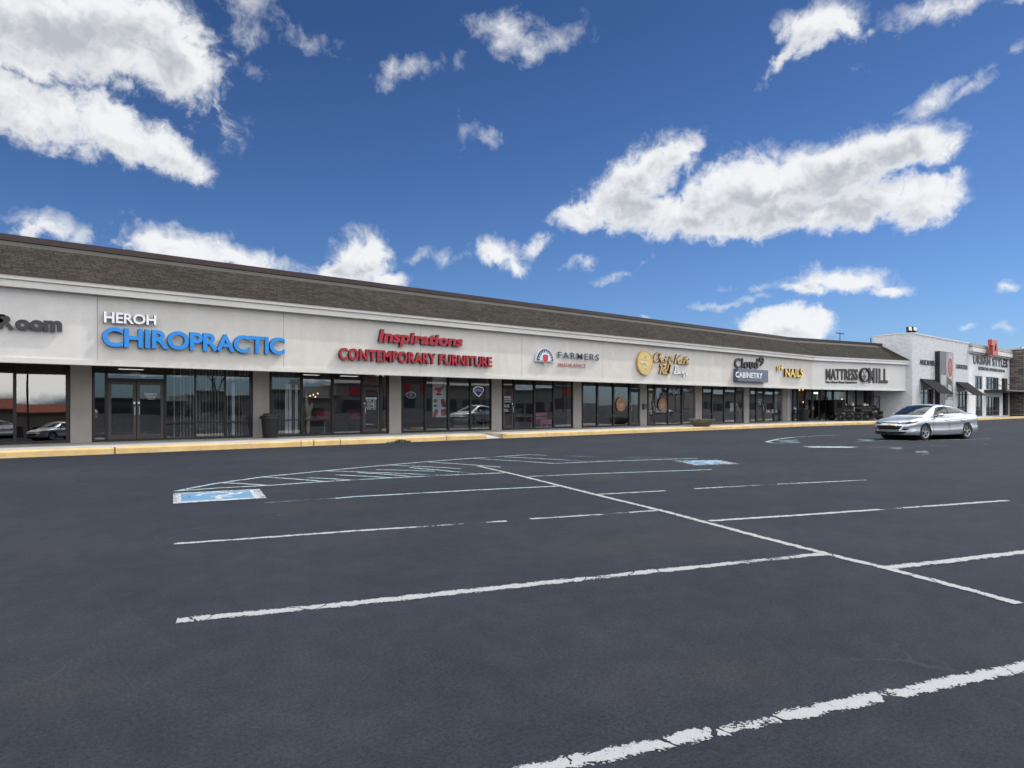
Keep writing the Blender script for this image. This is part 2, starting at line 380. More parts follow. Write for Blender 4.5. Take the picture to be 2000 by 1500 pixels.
def stucco(name, col, streak=.5, bump=.35, rough=.85, bscale=55, bdist=.006):
    """plaster with faint vertical rain streaks and mottling"""
    m, b, nt, out = newmat(name)
    pr = b.n('ShaderNodeBsdfPrincipled'); nt.links.new(pr.outputs[0], out.inputs['Surface'])
    g = b.n('ShaderNodeNewGeometry').outputs['Position']
    st = b.noise(b.v('MULTIPLY', g, (1.6, 1.6, .16)), 1.6, 5, .65)
    mo = b.noise(g, 1.3, 5, .6); fi = b.noise(g, 38, 3, .65)
    c = b.mix(b.ramp(st, .35, .75), tuple(q * (1 - .10 * streak) for q in col), tuple(min(1, q * (1 + .06 * streak)) for q in col))
    c = b.mix(b.ramp(mo, .35, .7, 0, .7), c, tuple(q * .87 for q in col))
    c = b.mix(b.ramp(b.noise(b.v('MULTIPLY', g, (2.5, 2.5, .12)), 2.2, 6, .7), .60, .80, 0, .35 * streak), c, tuple(q * .62 for q in col))
    c = b.mix(b.ramp(fi, .3, .7), b.mix(1.0, c, (.93, .93, .93), 'MULTIPLY'), c)
    nt.links.new(c, pr.inputs['Base Color']); pr.inputs['Roughness'].default_value = rough; pr.inputs['Specular IOR Level'].default_value = .3
    bp = b.n('ShaderNodeBump'); bp.inputs['Strength'].default_value = bump; bp.inputs['Distance'].default_value = bdist
    nt.links.new(b.noise(g, bscale, 5, .65), bp.inputs['Height']); nt.links.new(bp.outputs[0], pr.inputs['Normal'])
    return m
def brickpaint(name, col):
    m, b, nt, out = newmat(name)
    pr = b.n('ShaderNodeBsdfPrincipled'); nt.links.new(pr.outputs[0], out.inputs['Surface'])
    uv = b.n('ShaderNodeUVMap').outputs[0]
    br = b.n('ShaderNodeTexBrick'); nt.links.new(uv, br.inputs['Vector']); br.inputs['Scale'].default_value = 1
    br.inputs['Brick Width'].default_value = .30; br.inputs['Row Height'].default_value = .11; br.inputs['Mortar Size'].default_value = .012; br.inputs['Mortar Smooth'].default_value = .6
    br.inputs['Color1'].default_value = (*[q * .93 for q in col], 1); br.inputs['Color2'].default_value = (*col, 1); br.inputs['Mortar'].default_value = (*[q * .72 for q in col], 1)
    c = b.mix(b.ramp(b.noise(uv, 3.2, 6, .75), .38, .66), b.mix(1.0, br.outputs[0], (.83, .835, .85), 'MULTIPLY'), br.outputs[0])
    nt.links.new(c, pr.inputs['Base Color']); pr.inputs['Roughness'].default_value = .8
    bp = b.n('ShaderNodeBump'); bp.inputs['Strength'].default_value = 1.0; bp.inputs['Distance'].default_value = .03
    nt.links.new(b.m('ADD', b.m('MULTIPLY', b.m('SUBTRACT', 1.0, br.outputs['Fac']), .6), b.noise(uv, 7, 4, .65)), bp.inputs['Height']); nt.links.new(bp.outputs[0], pr.inputs['Normal'])
    return m
def curbmat():
    m, b, nt, out = newmat('yellow_curb_paint')
    pr = b.n('ShaderNodeBsdfPrincipled'); nt.links.new(pr.outputs[0], out.inputs['Surface'])
    g = b.n('ShaderNodeNewGeometry').outputs['Position']
    c = b.mix(b.ramp(b.noise(g, 2.0, 5, .65), .3, .7), (.53, .36, .145), (.66, .47, .21))
    c = b.mix(b.ramp(b.noise(b.v('MULTIPLY', g, (1, 1, 3)), 3.2, 6, .7), .54, .68, 0, .8), c, (.40, .34, .26))
    c = b.mix(b.ramp(b.noise(g, 11, 5, .7), .62, .74, 0, .8), c, (.16, .13, .10))
    nt.links.new(c, pr.inputs['Base Color']); pr.inputs['Roughness'].default_value = .8
    bp = b.n('ShaderNodeBump'); bp.inputs['Strength'].default_value = .5; bp.inputs['Distance'].default_value = .01
    nt.links.new(b.noise(g, 18, 5, .65), bp.inputs['Height']); nt.links.new(bp.outputs[0], pr.inputs['Normal'])
    return m
def stonemat():
    m, b, nt, out = newmat('stacked_stone')
    pr = b.n('ShaderNodeBsdfPrincipled'); nt.links.new(pr.outputs[0], out.inputs['Surface'])
    uv = b.n('ShaderNodeUVMap').outputs[0]
    br = b.n('ShaderNodeTexBrick'); nt.links.new(uv, br.inputs['Vector']); br.inputs['Scale'].default_value = 1
    br.inputs['Brick Width'].default_value = .7; br.inputs['Row Height'].default_value = .22; br.inputs['Mortar Size'].default_value = .025
    br.inputs['Color1'].default_value = (.10, .085, .078, 1); br.inputs['Color2'].default_value = (.26, .225, .20, 1); br.inputs['Mortar'].default_value = (.03, .028, .027, 1)
    nt.links.new(b.mix(b.ramp(b.noise(uv, 5, 4, .6), .3, .7), b.mix(1.0, br.outputs[0], (.7, .7, .7), 'MULTIPLY'), br.outputs[0]), pr.inputs['Base Color']); pr.inputs['Roughness'].default_value = .9
    return m

M = {}
M['asphalt'] = asphalt()
M['white'] = paint('white_road_paint', (.31, .32, .335), .09, edge=.5)
M['white_worn'] = paint('worn_white_road_paint', (.32, .33, .345), .17, edge=.6, breaks=.55)
M['blue_line'] = paint('pale_blue_road_paint', (.24, .35, .39), .09, breaks=.4, col2=(.31, .36, .38))
M['blue_faint'] = paint('faded_blue_road_paint', (.13, .20, .245), .20, edge=.9, breaks=.7, haze=.75)
M['sym_white'] = paint('white_symbol_paint', (.38, .42, .46), .05, edge=.3, breaks=.25)
M['sym_blue'] = paint('blue_symbol_paint', (.085, .215, .37), .0, edge=.3, breaks=.15)
M['sym_worn'] = paint('worn_white_symbol_paint', (.38, .43, .46), .20, edge=.4, breaks=.4)
M['fascia'] = stucco('greige_stucco', (.66, .635, .59))
M['fascia_left'] = stucco('pale_grey_stucco', (.68, .665, .645), streak=.35)
M['fascia_white'] = stucco('white_fascia_paint', (.74, .73, .71), streak=.25, bump=.15)
M['trim'] = mat('grey_metal_trim', (.60, .585, .55), .5, var=.05, scale=.8)
M['trim_white'] = mat('white_metal_trim', (.75, .745, .735), .5, var=.04, scale=.8)
M['soffit'] = mat('dark_soffit_paint', (.10, .095, .09), .8)
M['shingle'] = shingles()
M['flash'] = mat('weathered_flashing_strip', (.040, .039, .034), .8, var=.12, scale=1.5)
M['coping'] = mat('dark_brown_coping_metal', (.050, .030, .030), .45, var=.15, scale=1.2)
M['column'] = stucco('exposed_aggregate_column', (.40, .37, .345), streak=.6, bump=.9, bscale=70, bdist=.012)
M['column_white'] = stucco('white_painted_column', (.68, .69, .70), streak=.3)
M['frame'] = mat('dark_bronze_window_frame', (.018, .016, .017), .4, metal=.3, var=.1)
M['doorframe'] = mat('bronze_door_frame', (.060, .050, .048), .45, metal=.3, var=.1)
M['glass'] = glassmat('shopfront_glass', (.86, .89, .90), .08, 3.0, wave=.0016)
M['glass_mirror'] = glassmat('reflective_shopfront_glass', (.22, .25, .27), .14, 1.0, wave=.004)
M['interior'] = mat('shop_interior_wall', (.13, .13, .135), .9)
M['interior_light'] = mat('light_interior_wall', (.34, .34, .34), .9)
M['carpet'] = mat('dark_carpet', (.06, .055, .055), .95, scale=30)
M['concrete'] = mat('sidewalk_concrete', (.47, .46, .43), .9, var=.14, scale=1.2, bump=.3, bscale=60, dirt=((.30, .285, .27), 2.5, .6))
M['curb'] = curbmat()
M['black'] = mat('black_plastic', (.016, .017, .019), .5)
M['steel'] = mat('brushed_steel', (.55, .55, .55), .35, metal=.9)
# ------------------------------------------------------------------ ground
def terrain():
    mb = MB(); xs = [-900, -200, -60, -20, 0, 20, 40, 50, 55, 60, 65, 70, 75, 90, 140, 400, 2000]; ys = [-1200, -300, -100, -40, -10, 10, 30, 60, 150, 500, 1500]
    ix = [[mb.P(x, y, zg(x)) for y in ys] for x in xs]
    for i in range(len(xs) - 1):
        for j in range(len(ys) - 1): mb.face((ix[i][j], ix[i + 1][j], ix[i + 1][j + 1], ix[i][j + 1]))
    o = mb.build('parking_lot', M['asphalt'], smooth='all'); tag(o, kind='structure'); return o
LOT = terrain()
LZ = [0.004]
def line(name, mat_, pts, w=.105, parent=None, px=True, lift=None):
    """a painted stripe along pts (photo points on the ground, or metres)"""
    P2 = [Vector(G(*q) if px else q) for q in pts]; mb = MB(); dist = 0
    # densify
    Q = [P2[0]]
    for a, c in zip(P2, P2[1:]):
        n = max(1, int((c - a).length / 1.5))
        for k in range(1, n + 1): Q.append(a.lerp(c, k / n))
    z = LZ[0] if lift is None else lift
    L, R_, D = [], [], []
    for i, q in enumerate(Q):
        t = (Q[min(i + 1, len(Q) - 1)] - Q[max(i - 1, 0)]).normalized(); nn = Vector((-t.y, t.x))
        if i: dist += (q - Q[i - 1]).length
        hw = w * .5 * 1.25
        L.append(mb.P(q.x + nn.x * hw, q.y + nn.y * hw, zg(q.x) + z)); R_.append(mb.P(q.x - nn.x * hw, q.y - nn.y * hw, zg(q.x) + z)); D.append(dist)
    for i in range(len(Q) - 1):
        mb.face((R_[i], R_[i + 1], L[i + 1], L[i]), uv=((D[i], -1), (D[i + 1], -1), (D[i + 1], 1), (D[i], 1)))
    LZ[0] += .0002
    return mb.build(name, mat_, LOT, recalc=False)
def patch(name, mat_, corners, px=True, lift=None, edge=.78):
    """painted quad; corners on the ground, uv keeps the inside full and the rim ragged"""
    P2 = [Vector(G(*q) if px else q) for q in corners]; mb = MB(); z = LZ[0] if lift is None else lift
    n = 8
    def at(u, v): return P2[0].lerp(P2[1], u).lerp(P2[3].lerp(P2[2], u), v)
    for i in range(n):
        for j in range(n):
            qs = [(i / n, j / n), ((i + 1) / n, j / n), ((i + 1) / n, (j + 1) / n), (i / n, (j + 1) / n)]
            pp = [at(*q) for q in qs]
            mb.quad(*[(q.x, q.y, zg(q.x) + z) for q in pp], uv=[(q[0] * 3, max(abs(q[0] - .5), abs(q[1] - .5)) * 2 * edge) for q in qs])
    LZ[0] += .0002
    o = mb.build(name, mat_, LOT, recalc=False); return o, at
line('stall_line', M['white'], [(960, 1527), (1070, 1500), (1500, 1407), (2000, 1303), (2150, 1272)], .102)
line('stall_line', M['white'], [(345, 1213), (700, 1178), (1000, 1146), (1300, 1114), (1612, 1082)], .118)
line('stall_line', M['white_worn'], [(340, 1063), (700, 1037), (990, 1018)], .105)
line('stall_line', M['white_worn'], [(1036, 1014), (1160, 1006), (1290, 997)], .10)
line('stall_line', M['blue_line'], [(655, 974), (690, 970.5), (785, 965.5), (930, 957.5), (1095, 949.5)], .10)
line('stall_line', M['blue_faint'], [(515, 983), (580, 978), (655, 973.5)], .09)
line('stall_line', M['white'], [(1385, 1018), (1600, 1004), (1800, 990), (1968, 978)], .105)
line('stall_line', M['white_worn'], [(1168, 966), (1300, 959)], .105)
line('stall_line', M['white_worn'], [(1357, 955), (1500, 947), (1692, 938)], .105)
line('stall_line', M['white'], [(1730, 1110), (1850, 1097), (2000, 1079), (2080, 1069)], .115)
line('stall_line', M['blue_line'], [(1033, 931), (1150, 926), (1390, 917.5)], .10)
line('centre_line', M['white'], [(934, 910.5), (1018, 930), (1165, 967), (1300, 1000), (1480, 1048), (1612, 1082), (1740, 1113), (1900, 1155), (1992, 1180)], .10)
# hatched aisle between the accessible stalls
line('hatch_line', M['blue_line'], [(342, 960), (420, 945), (517, 931.5), (685, 915), (835, 902), (925, 895), (1035, 888.3), (1070, 890)], .11)
line('hatch_line', M['blue_line'], [(346, 959.5), (430, 953.5), (527, 948.5), (636, 941), (755, 934.5), (863, 929), (985, 924)], .11)
line('hatch_line', M['blue_line'], [(1086, 905.5), (1180, 901.5), (1300, 897.5), (1362, 895.5)], .11)
for a, c in (((436, 943.5), (527, 949)), ((512, 932), (640, 941.5)), ((655, 928), (765, 934)), ((634, 920), (870, 929)), ((735, 918), (850, 921)), ((765, 909), (900, 916)), ((838, 903), (978, 913)), ((925, 896), (1085, 906)), ((875, 921), (925, 925)), ((985, 893), (1110, 899.5)), ((1030, 889), (1160, 893)), ((1120, 891), (1250, 896)), ((1165, 899), (1200, 901)), ((700, 924), (800, 931)), ((800, 914), (905, 924)), ((600, 934), (690, 938.5)), ((1060, 897), (1150, 903)), ((1230, 893), (1330, 897))):
    line('hatch_line', M['blue_line' if a[0] < 1000 else 'blue_faint'], [a, ((a[0] + c[0]) / 2 + 4, (a[1] + c[1]) / 2 - .3), c], .10)
def wheelchair(at, mats):
    S = [[(.50, .20), (.49, .45), (.52, .56), (.72, .56)], [(.49, .36), (.66, .36)], [(.72, .56), (.80, .78), (.86, .75)]]
    ring = [(.47 + .20 * math.cos(t), .66 + .20 * math.sin(t)) for t in [math.radians(q) for q in range(-110, 200, 20)][::-1]]
    head = [(.49 + .03 * math.cos(t), .12 + .03 * math.sin(t)) for t in [math.radians(q) for q in range(0, 361, 40)]]
    for st in S + [ring, head]: line('wheelchair_symbol', mats, [tuple(at(v, u)) for u, v in st], .085, px=False)
line('gutter_seam', M['white_worn'], [(x, 23.44 + .02 * math.sin(x * .9)) for x in range(-20, 20, 2)], .035, px=False)
_, at = patch('symbol_border', M['sym_white'], [(338, 985), (338, 964.5), (507, 956), (521, 974)])
_, at2 = patch('symbol_panel', M['sym_blue'], [tuple(at(.14, .085)), tuple(at(.90, .085)), tuple(at(.90, .87)), tuple(at(.14, .87))], px=False)
wheelchair(lambda u, v: at(.05 + u * .9, .02 + v * .94), M['sym_white'])
_, at = patch('symbol_border', M['sym_worn'], [(1356, 910), (1313, 900.3), (1404, 899), (1447, 907)])
_, at2 = patch('symbol_panel', M['sym_blue'], [tuple(at(.12, .15)), tuple(at(.88, .15)), tuple(at(.88, .78)), tuple(at(.12, .78))], px=False)
wheelchair(lambda u, v: at(.05 + u * .9, .06 + v * .84), M['sym_worn'])
# worn paint round the far car
line('faded_marking', M['blue_line'], [(1562, 865), (1515, 866.5), (1497, 863.5), (1520, 858), (1550, 854.5)], .16)
line('faded_marking', M['white_worn'], [(1550, 854.5), (1600, 851.5), (1640, 850)], .10)
patch('faded_marking', M['blue_faint'], [(1520, 866), (1512, 860), (1560, 858), (1562, 865)])
patch('faded_marking', M['blue_line'], [(1580, 875.2), (1566, 872), (1676, 873), (1676, 875.5)])
patch('faded_marking', M['blue_faint'], [(1668, 864), (1675, 858), (1705, 858.5), (1712, 863)])
line('faded_marking', M['blue_faint'], [(1700, 874.5), (1760, 873), (1890, 869.5), (1930, 868)], .12)
patch('faded_marking', M['blue_faint'], [(1740, 880), (1735, 874), (1765, 874), (1760, 880)])
patch('faded_marking', M['blue_faint'], [(1788, 886), (1785, 881), (1815, 881), (1815, 886)])
line('faded_marking', M['white_worn'], [(1716, 861.5), (1770, 861), (1860, 859.5), (1935, 857.5)], .09)
line('faded_marking', M['white_worn'], [(1800, 888), (1813, 887.5)], .10)

# ------------------------------------------------------------------ curb and sidewalk
tL, tR = s1(950, 23.6), s1(986, 23.6)                    # the kerb ramp lies between these
CURB_A = [(-45, 23.6), (tL, 23.6)]
CURB_B = [(tR, 23.6), (47.5, 23.6), (55.4, 22.35), (62, 20.8), (66, 20.3), (130, 20.3)]
def curb(path, gaps, name):
    """yellow kerb, rounded top, broken by cracks at the given x"""
    mb = MB(); prof = [(0, -.05), (.015, .16), (.05, .197), (.10, .205), (.19, .205), (.19, -.05)]
    P = [Vector(q) for q in path]; pts = []
    for a, c in zip(P, P[1:]):
        n = max(1, int((c - a).length / .6))
        pts += [a.lerp(c, k / n) for k in range(n)]
    pts.append(P[-1]); rnd = random.Random(3)
    rings = []
    for i, q in enumerate(pts):
        t = (pts[min(i + 1, len(pts) - 1)] - pts[max(i - 1, 0)]).normalized(); nn = Vector((-t.y, t.x)); j = rnd.uniform(-.008, .008); k = rnd.uniform(-.006, .004)
        rings.append([(q.x + nn.x * (o + j), q.y + nn.y * (o + j), zg(q.x) + z + (k if z > .1 else 0)) for o, z in prof])
    start = [mb.P(*v) for v in rings[0]]; mb.face(start)
    prev = start
    gaps = sorted(gaps)
    for i in range(1, len(rings)):
        x0, x1 = rings[i - 1][0][0], rings[i][0][0]; g = [q for q in gaps if x0 < q <= x1]
        if g:
            f = (g[0] - x0) / (x1 - x0); A = [tuple(Vector(a).lerp(Vector(c), f)) for a, c in zip(rings[i - 1], rings[i])]
            e = [mb.P(*v) for v in A]
            for k in range(len(prof) - 1): mb.face((prev[k], e[k], e[k + 1], prev[k + 1]))
            mb.face(e); B = [mb.P(v[0] + .035 + (.02 if kk in (1, 2, 3) else 0), v[1], v[2]) for kk, v in enumerate(A)]; mb.face(B[::-1]); prev = B
        cur = [mb.P(*v) for v in rings[i]]
        for k in range(len(prof) - 1): mb.face((prev[k], cur[k], cur[k + 1], prev[k + 1]))
        prev = cur
    mb.face(prev[::-1]); o = mb.build(name, M['curb'], recalc=True); return tag(o, kind='structure')
gA = [s1(q, 23.6) for q in (223, 587, 612, 664, 872)]
gB = [s1(q, 23.6) for q in (1068, 1237, 1354, 1462)] + [50, 54]
curb(CURB_A, gA, 'curb'); curb(CURB_B, gB, 'curb')
# return of the kerb on the right side of the ramp, running back to the walk
mb = MB(); q0 = (tR, 23.6); q1 = (s1(952, 25.5), 25.5)
mb.box(0, 0, 0, 0, 0, 0) if False else None
d = (Vector(q1) - Vector(q0)).normalized(); nn = Vector((-d.y, d.x)) * .09
for (a, c, h0, h1) in ((q0, q1, .206, .212),):
    v = [mb.P(p.x, p.y, z) for p, z in [(Vector(a) - nn, 0), (Vector(a) + nn, 0), (Vector(a) + nn, h0), (Vector(a) - nn, h0), (Vector(c) - nn, .15), (Vector(c) + nn, .15), (Vector(c) + nn, h1), (Vector(c) - nn, h1)]]
    for q in ((0, 1, 2, 3), (4, 5, 6, 7), (0, 1, 5, 4), (1, 2, 6, 5), (2, 3, 7, 6), (3, 0, 4, 7)): mb.face([v[k] for k in q])
tag(mb.build('curb_return', M['curb']), kind='structure')
def walk():
    mb = MB(); top = .2
    def slab(x0, x1, y0, y1): mb.box(x0, x1, y0, y1, -.1, top)
    # square-jointed slabs, 12 mm joints
    x = -45.0
    while x < tL - .2:
        x2 = min(x + 1.83, tL - .02); slab(x, x2 - .012, 23.79, 27.7); x = x2
    slab(tL - .02, tR + .02, 25.6, 27.7)
    mb.poly([(tL, 23.62, .012), (tR, 23.62, .012), (q1[0] + .1, 25.6, .2), (tL - .6, 25.6, .2)])
    x = tR + .02
    while x < 47.4:
        x2 = min(x + 1.83, 47.5); slab(x, x2 - .012, 23.79, 27.7); x = x2
    pts = [(47.5, 23.6), (55.4, 22.35), (62, 20.8), (66, 20.3), (130, 20.3)]
    for (xa, ya), (xb, yb) in zip(pts, pts[1:]):
        n = max(1, int((xb - xa) / 2))
        for k in range(n):
            a, c = k / n, (k + 1) / n; X0, X1 = xa + (xb - xa) * a, xa + (xb - xa) * c - .012; Y0, Y1 = ya + (yb - ya) * a + .19, ya + (yb - ya) * c + .19
            back = 28.4; e0, e1 = zg(X0) + .2, zg(X1) + .2; rise = .04
            v = [mb.P(X0, Y0, e0), mb.P(X1, Y1, e1), mb.P(X1, back, e1 + rise), mb.P(X0, back, e0 + rise)]; mb.face(v)
            mb.quad((X0, Y0, e0 - .3), (X1, Y1, e1 - .3), (X1, Y1, e1), (X0, Y0, e0))
    return tag(mb.build('sidewalk', M['concrete'], recalc=False), kind='structure')
walk()
# broken kerb with washed-out debris
cx, cy = s1(782, 23.55), 23.5
deb = MB(); rnd = random.Random(5)
for i in range(70):
    a = rnd.uniform(0, math.pi); r = rnd.uniform(0, .62) ; px_, h = cx + r * math.cos(a) * 1.0, .14 * (1 - r / .65) * rnd.uniform(.5, 1)
    sz = rnd.uniform(.03, .075); yy = 23.52 + rnd.uniform(-.1, .12)
    deb.lathe((px_, yy, h * .9), [(sz * .3, -sz * .5), (sz, -sz * .1), (sz * .8, sz * .3), (sz * .2, sz * .55)], 6)
tag(deb.build('broken_curb_rubble', mat('dark_rubble', (.09, .075, .065), .95, var=.5, scale=9)), 'mound of dark broken rubble spilling from the damaged yellow curb', 'rubble', kind='stuff')

# ------------------------------------------------------------------ the long shop building
DG, DF, DT = 27.5, 24.7, 24.4
END = 62.5
bld = root('shopping_strip', (20, 27.5, .2), 'long one storey shopping strip with brown shingled mansard roof and greige sign band', 'building')
def sx(o, seg):        # ends of the two straight runs at offset o
    m = BX + (o - BD) * math.tan(TH / 2)
    if seg == 0: return -45.0, m
    return (m - BX - (o - BD) * S2) / C2, (END - BX - (o - BD) * S2) / C2
def sweep(name, prof, mats, segs=(0, 1), uv=None, closed=True, smooth=False, ends=True, step=None):
    mb = MB()
    for g in segs:
        fr = f1 if g == 0 else f2; mb.fr = fr; n = len(prof); mi = mats if isinstance(mats, int) else 0
        A = [(sx(o, g)[0], o, z) for o, z in prof]; B = [(sx(o, g)[1], o, z) for o, z in prof]
        rng = range(n if closed else n - 1); acc = 0
        for i in rng:
            j = (i + 1) % n; w = math.hypot(prof[j][0] - prof[i][0], prof[j][1] - prof[i][1])
            uvs = [(A[i][0], acc), (B[i][0], acc), (B[j][0], acc + w), (A[j][0], acc + w)]
            mb.quad(A[i], B[i], B[j], A[j], g, uvs if uv else None); acc += w
        if closed and ends: mb.poly(A, g); mb.poly(B[::-1], g)
    return mb
# heights found from the photo (metres)
zf0 = z1(0, 707.5, DF); zf0b = z1(0, 697.3, DF); zt = [z1(0, q, DT) for q in (555.5, 543.5, 532)]
DR = 26.57; zr0 = z1(0, 467.5, DR); zr1 = z1(0, 455, DR)
zr0, zr1 = .1271 * DR / .6507 + EYE, .1318 * DR / .6507 + EYE
zt = [k * DT / .6507 + EYE for k in (.0922, .0975, .1018)]; zf0 = .0334 * DF / .6507 + EYE; zfb = .0374 * DF / .6507 + EYE
# sign band: main run in panels with joints between
JP = [190, 554, 821, 1019, 1177, 1303, 1412.5, 1503.8]
js = [-45.0] + [s1(q, DF) for q in JP]
jend = sx(DF, 0)[1]
for i, a in enumerate(js):
    mb = MB(); c = js[i + 1] if i + 1 < len(js) else None
    g = .006
    if c is None:
        mb.quad((a + g, DF, zfb), (jend, DF, zfb), (jend, DF, zt[0] + .02), (a + g, DF, zt[0] + .02)); mb.quad((a + g, DF, zfb), (a + g, DF, zt[0] + .02), (a + g, DF + .1, zt[0] + .02), (a + g, DF + .1, zfb))
    else: mb.box(a + (g if i else 0), c - g, DF, DF + .15, zfb, zt[0] + .02)
    mb.build('sign_band_panel', M['fascia_left'] if i < 1 else M['fascia'], bld)
mb = MB(f2); a, c = sx(DF, 1); mb.quad((a, DF, zfb), (c, DF, zfb), (c, DF, zt[0] + .02), (a, DF, zt[0] + .02)); mb.build('sign_band_panel', M['fascia_white'], bld)
sweep('bulkhead', [(DF + .03, zf0 + .08), (DF + .25, zf0 + .08), (DF + .25, 3.6), (DF + .03, 3.6)], 0).build('sign_band_backing', [M['trim'], M['trim']], bld)
sweep('band_foot', [(DF - .045, zf0), (DF + .26, zf0), (DF + .26, zfb), (DF - .045, zfb)], 0).build('lower_band_trim', [M['trim'], M['trim_white']], bld)
sweep('eave', [(DF + .1, zt[0]), (DT + .05, zt[0]), (DT + .05, zt[1] - .012), (DT + .07, zt[1]), (DT, zt[1] + .012), (DT, zt[2]), (DF + .1, zt[2])], 0).build('eave_trim', [M['trim'], M['trim_white']], bld)
sweep('soffit', [(DF + .26, 3.08), (DG + .6, 3.08), (DG + .6, 3.2), (DF + .26, 3.2)], 0).build('soffit', [M['soffit'], M['soffit']], bld)
ze = zt[2] + .02; L_ = math.hypot(DR - DT + .03, zr0 - ze)
fl = .16
mid = (DT - .03 + (DR - DT + .03) * (1 - fl), ze + (zr0 - ze) * (1 - fl))
sweep('roof', [(DT - .03, ze), mid], 0, uv=True, closed=False).build('shingle_roof', [M['shingle'], M['shingle']], bld, recalc=False)
sweep('drip', [(DT - .035, ze - .05), (DT - .035, ze - .004), (DT + .2, ze - .004), (DT + .2, ze - .05)], 0).build('drip_edge', [M['coping'], M['coping']], bld)
sweep('flash', [mid, (DR, zr0 + .0)], 0, uv=True, closed=False).build('roof_flashing', [M['flash'], M['flash']], bld, recalc=False)
sweep('coping', [(DR - .07, zr0 - .01), (DR - .02, zr0 - .01), (DR + .45, zr0 - .01), (DR + .45, zr1 - .03), (DR - .02, zr1), (DR - .09, zr1 - .015)], 0).build('roof_coping', [M['coping'], M['coping']], bld)
sweep('top', [(DR + .4, 3.3), (DR + 12, 3.3), (DR + 12, zr0 - .1), (DR + .4, zr0 - .1)], 0).build('flat_roof', [M['flash'], M['flash']], bld)

# storefronts --------------------------------------------------------------
TOP = 3.07; SILL = .2
def pane(mb_name, par, seg, a, c, o, z0, z1_, mat_, tilt=0.0, yaw=0.0):
    fr = f1 if seg == 0 else f2; mb = MB(fr); w = tilt; y = yaw
    A = [mb.P(*q) for q in ((a, o - w - y, z0), (c, o - w + y, z0), (c, o + w + y, z1_), (a, o + w - y, z1_))]
    B = [mb.P(*q) for q in ((a, o - w - y + .008, z0), (c, o - w + y + .008, z0), (c, o + w + y + .008, z1_), (a, o + w - y + .008, z1_))]
    mb.face(A); mb.face(B[::-1])
    for i in range(4): j = (i + 1) % 4; mb.face([A[i], B[i], B[j], A[j]])
    return mb.build(mb_name, mat_, par)
rp = random.Random(11)
def storefront(seg, left, right, mull, rail=None, doors=(), glass='glass', railfrom=None, o=DG, tilts=None):
    """one bay of the shop front: frame > panes; a door > door_pane, handle"""
    S = s1 if seg == 0 else s2; fr = f1 if seg == 0 else f2
    X0 = S(left, o) if left is not None else -45.0; X1 = S(right, o)
    fm = MB(fr); d0, d1 = o - .055, o + .075
    fw = .075
    fm.box(X0, X1, d0, d1, SILL, SILL + .085); fm.box(X0, X1, d0, d1, TOP - .12, TOP)
    fm.box(X0, X0 + .07, d0, d1, SILL + .085, TOP - .12); fm.box(X1 - .13, X1, d0, d1, SILL + .085, TOP - .12)
    xs = [X0 + .07] ; spans = []
    ms = [(S(a, o), S(c, o)) for a, c in mull]
    for a, c in ms:
        fm.box(a, c, d0, d1, SILL + .085, TOP - .12); spans.append((xs[-1], a)); xs.append(c)
    spans.append((xs[-1], X1 - .13))
    for a, c in spans:
        mid_ = (a + c) / 2; isdoor = [dd for dd in doors if S(dd[0], o) - .05 < mid_ < S(dd[1], o) + .05]
        if rail and not isdoor and (railfrom is None or mid_ > S(railfrom, o)): fm.box(a, c, d0 + .012, d1 - .03, rail, rail + .055)
        if isdoor: fm.box(a, c, d0 + .004, d1 - .004, isdoor[0][2], isdoor[0][2] + .10)
    fo = fm.build('storefront_frame', M['frame'], bld)
    for i, (a, c) in enumerate(spans):
        mid_ = (a + c) / 2; isdoor = [dd for dd in doors if S(dd[0], o) - .05 < mid_ < S(dd[1], o) + .05]
        tl = (tilts[i] if tilts else rp.uniform(-.004, .004)); yw = rp.uniform(-.004, .004)
        if isdoor:
            pane('pane', fo, seg, a, c, o, isdoor[0][2] + .10, TOP - .12, M[glass], tl, yw)
            n = isdoor[0][3] if len(isdoor[0]) > 3 else 1; hz = isdoor[0][2]
            for k in range(n):
                u0, u1 = a + (c - a) * k / n + .012, a + (c - a) * (k + 1) / n - .012
                dm = MB(fr); e0, e1 = o - .03, o + .025; st = .10
                dm.box(u0, u0 + st, e0, e1, SILL + .02, hz - .015); dm.box(u1 - st, u1, e0, e1, SILL + .02, hz - .015)
                dm.box(u0 + st, u1 - st, e0, e1, SILL + .02, SILL + .23); dm.box(u0 + st, u1 - st, e0, e1, hz - .125, hz - .015)
                do = dm.build('shop_door', M['doorframe'], bld)
                pane('door_pane', do, seg, u0 + st, u1 - st, o - .004, SILL + .23, hz - .125, M['glass'], rp.uniform(-.003, .003), 0)
                hx = (u1 - .06) if (n == 2 and k == 0) or (n == 1 and len(isdoor[0]) > 4) else (u0 + .06)
                hm = MB(fr); hm.tube([(hx, e0, 1.12), (hx, e0 - .07, 1.14), (hx, e0 - .07, 1.42), (hx, e0, 1.44)], .014, 8); hm.box(hx - .03, hx + .03, e0 - .012, e0 - .001, 1.52, 1.60)
                hm.build('pull_handle', M['steel'], do, smooth=True)
        else:
            if rail and (railfrom is None or mid_ > S(railfrom, o)):
                pane('pane', fo, seg, a, c, o, SILL + .085, rail, M[glass], tl, yw); pane('pane', fo, seg, a, c, o, rail + .055, TOP - .12, M[glass], tl, yw)
            else: pane('pane', fo, seg, a, c, o, SILL + .085, TOP - .12, M[glass], tl, yw)
    return fo
dz = lambda px, py: z1(px, py, DG)
HD = dz(295, 745.5)
storefront(0, None, 137.5, [(-190, -184), (25.5, 32)], glass='glass_mirror', tilts=[.0, .020, .024])
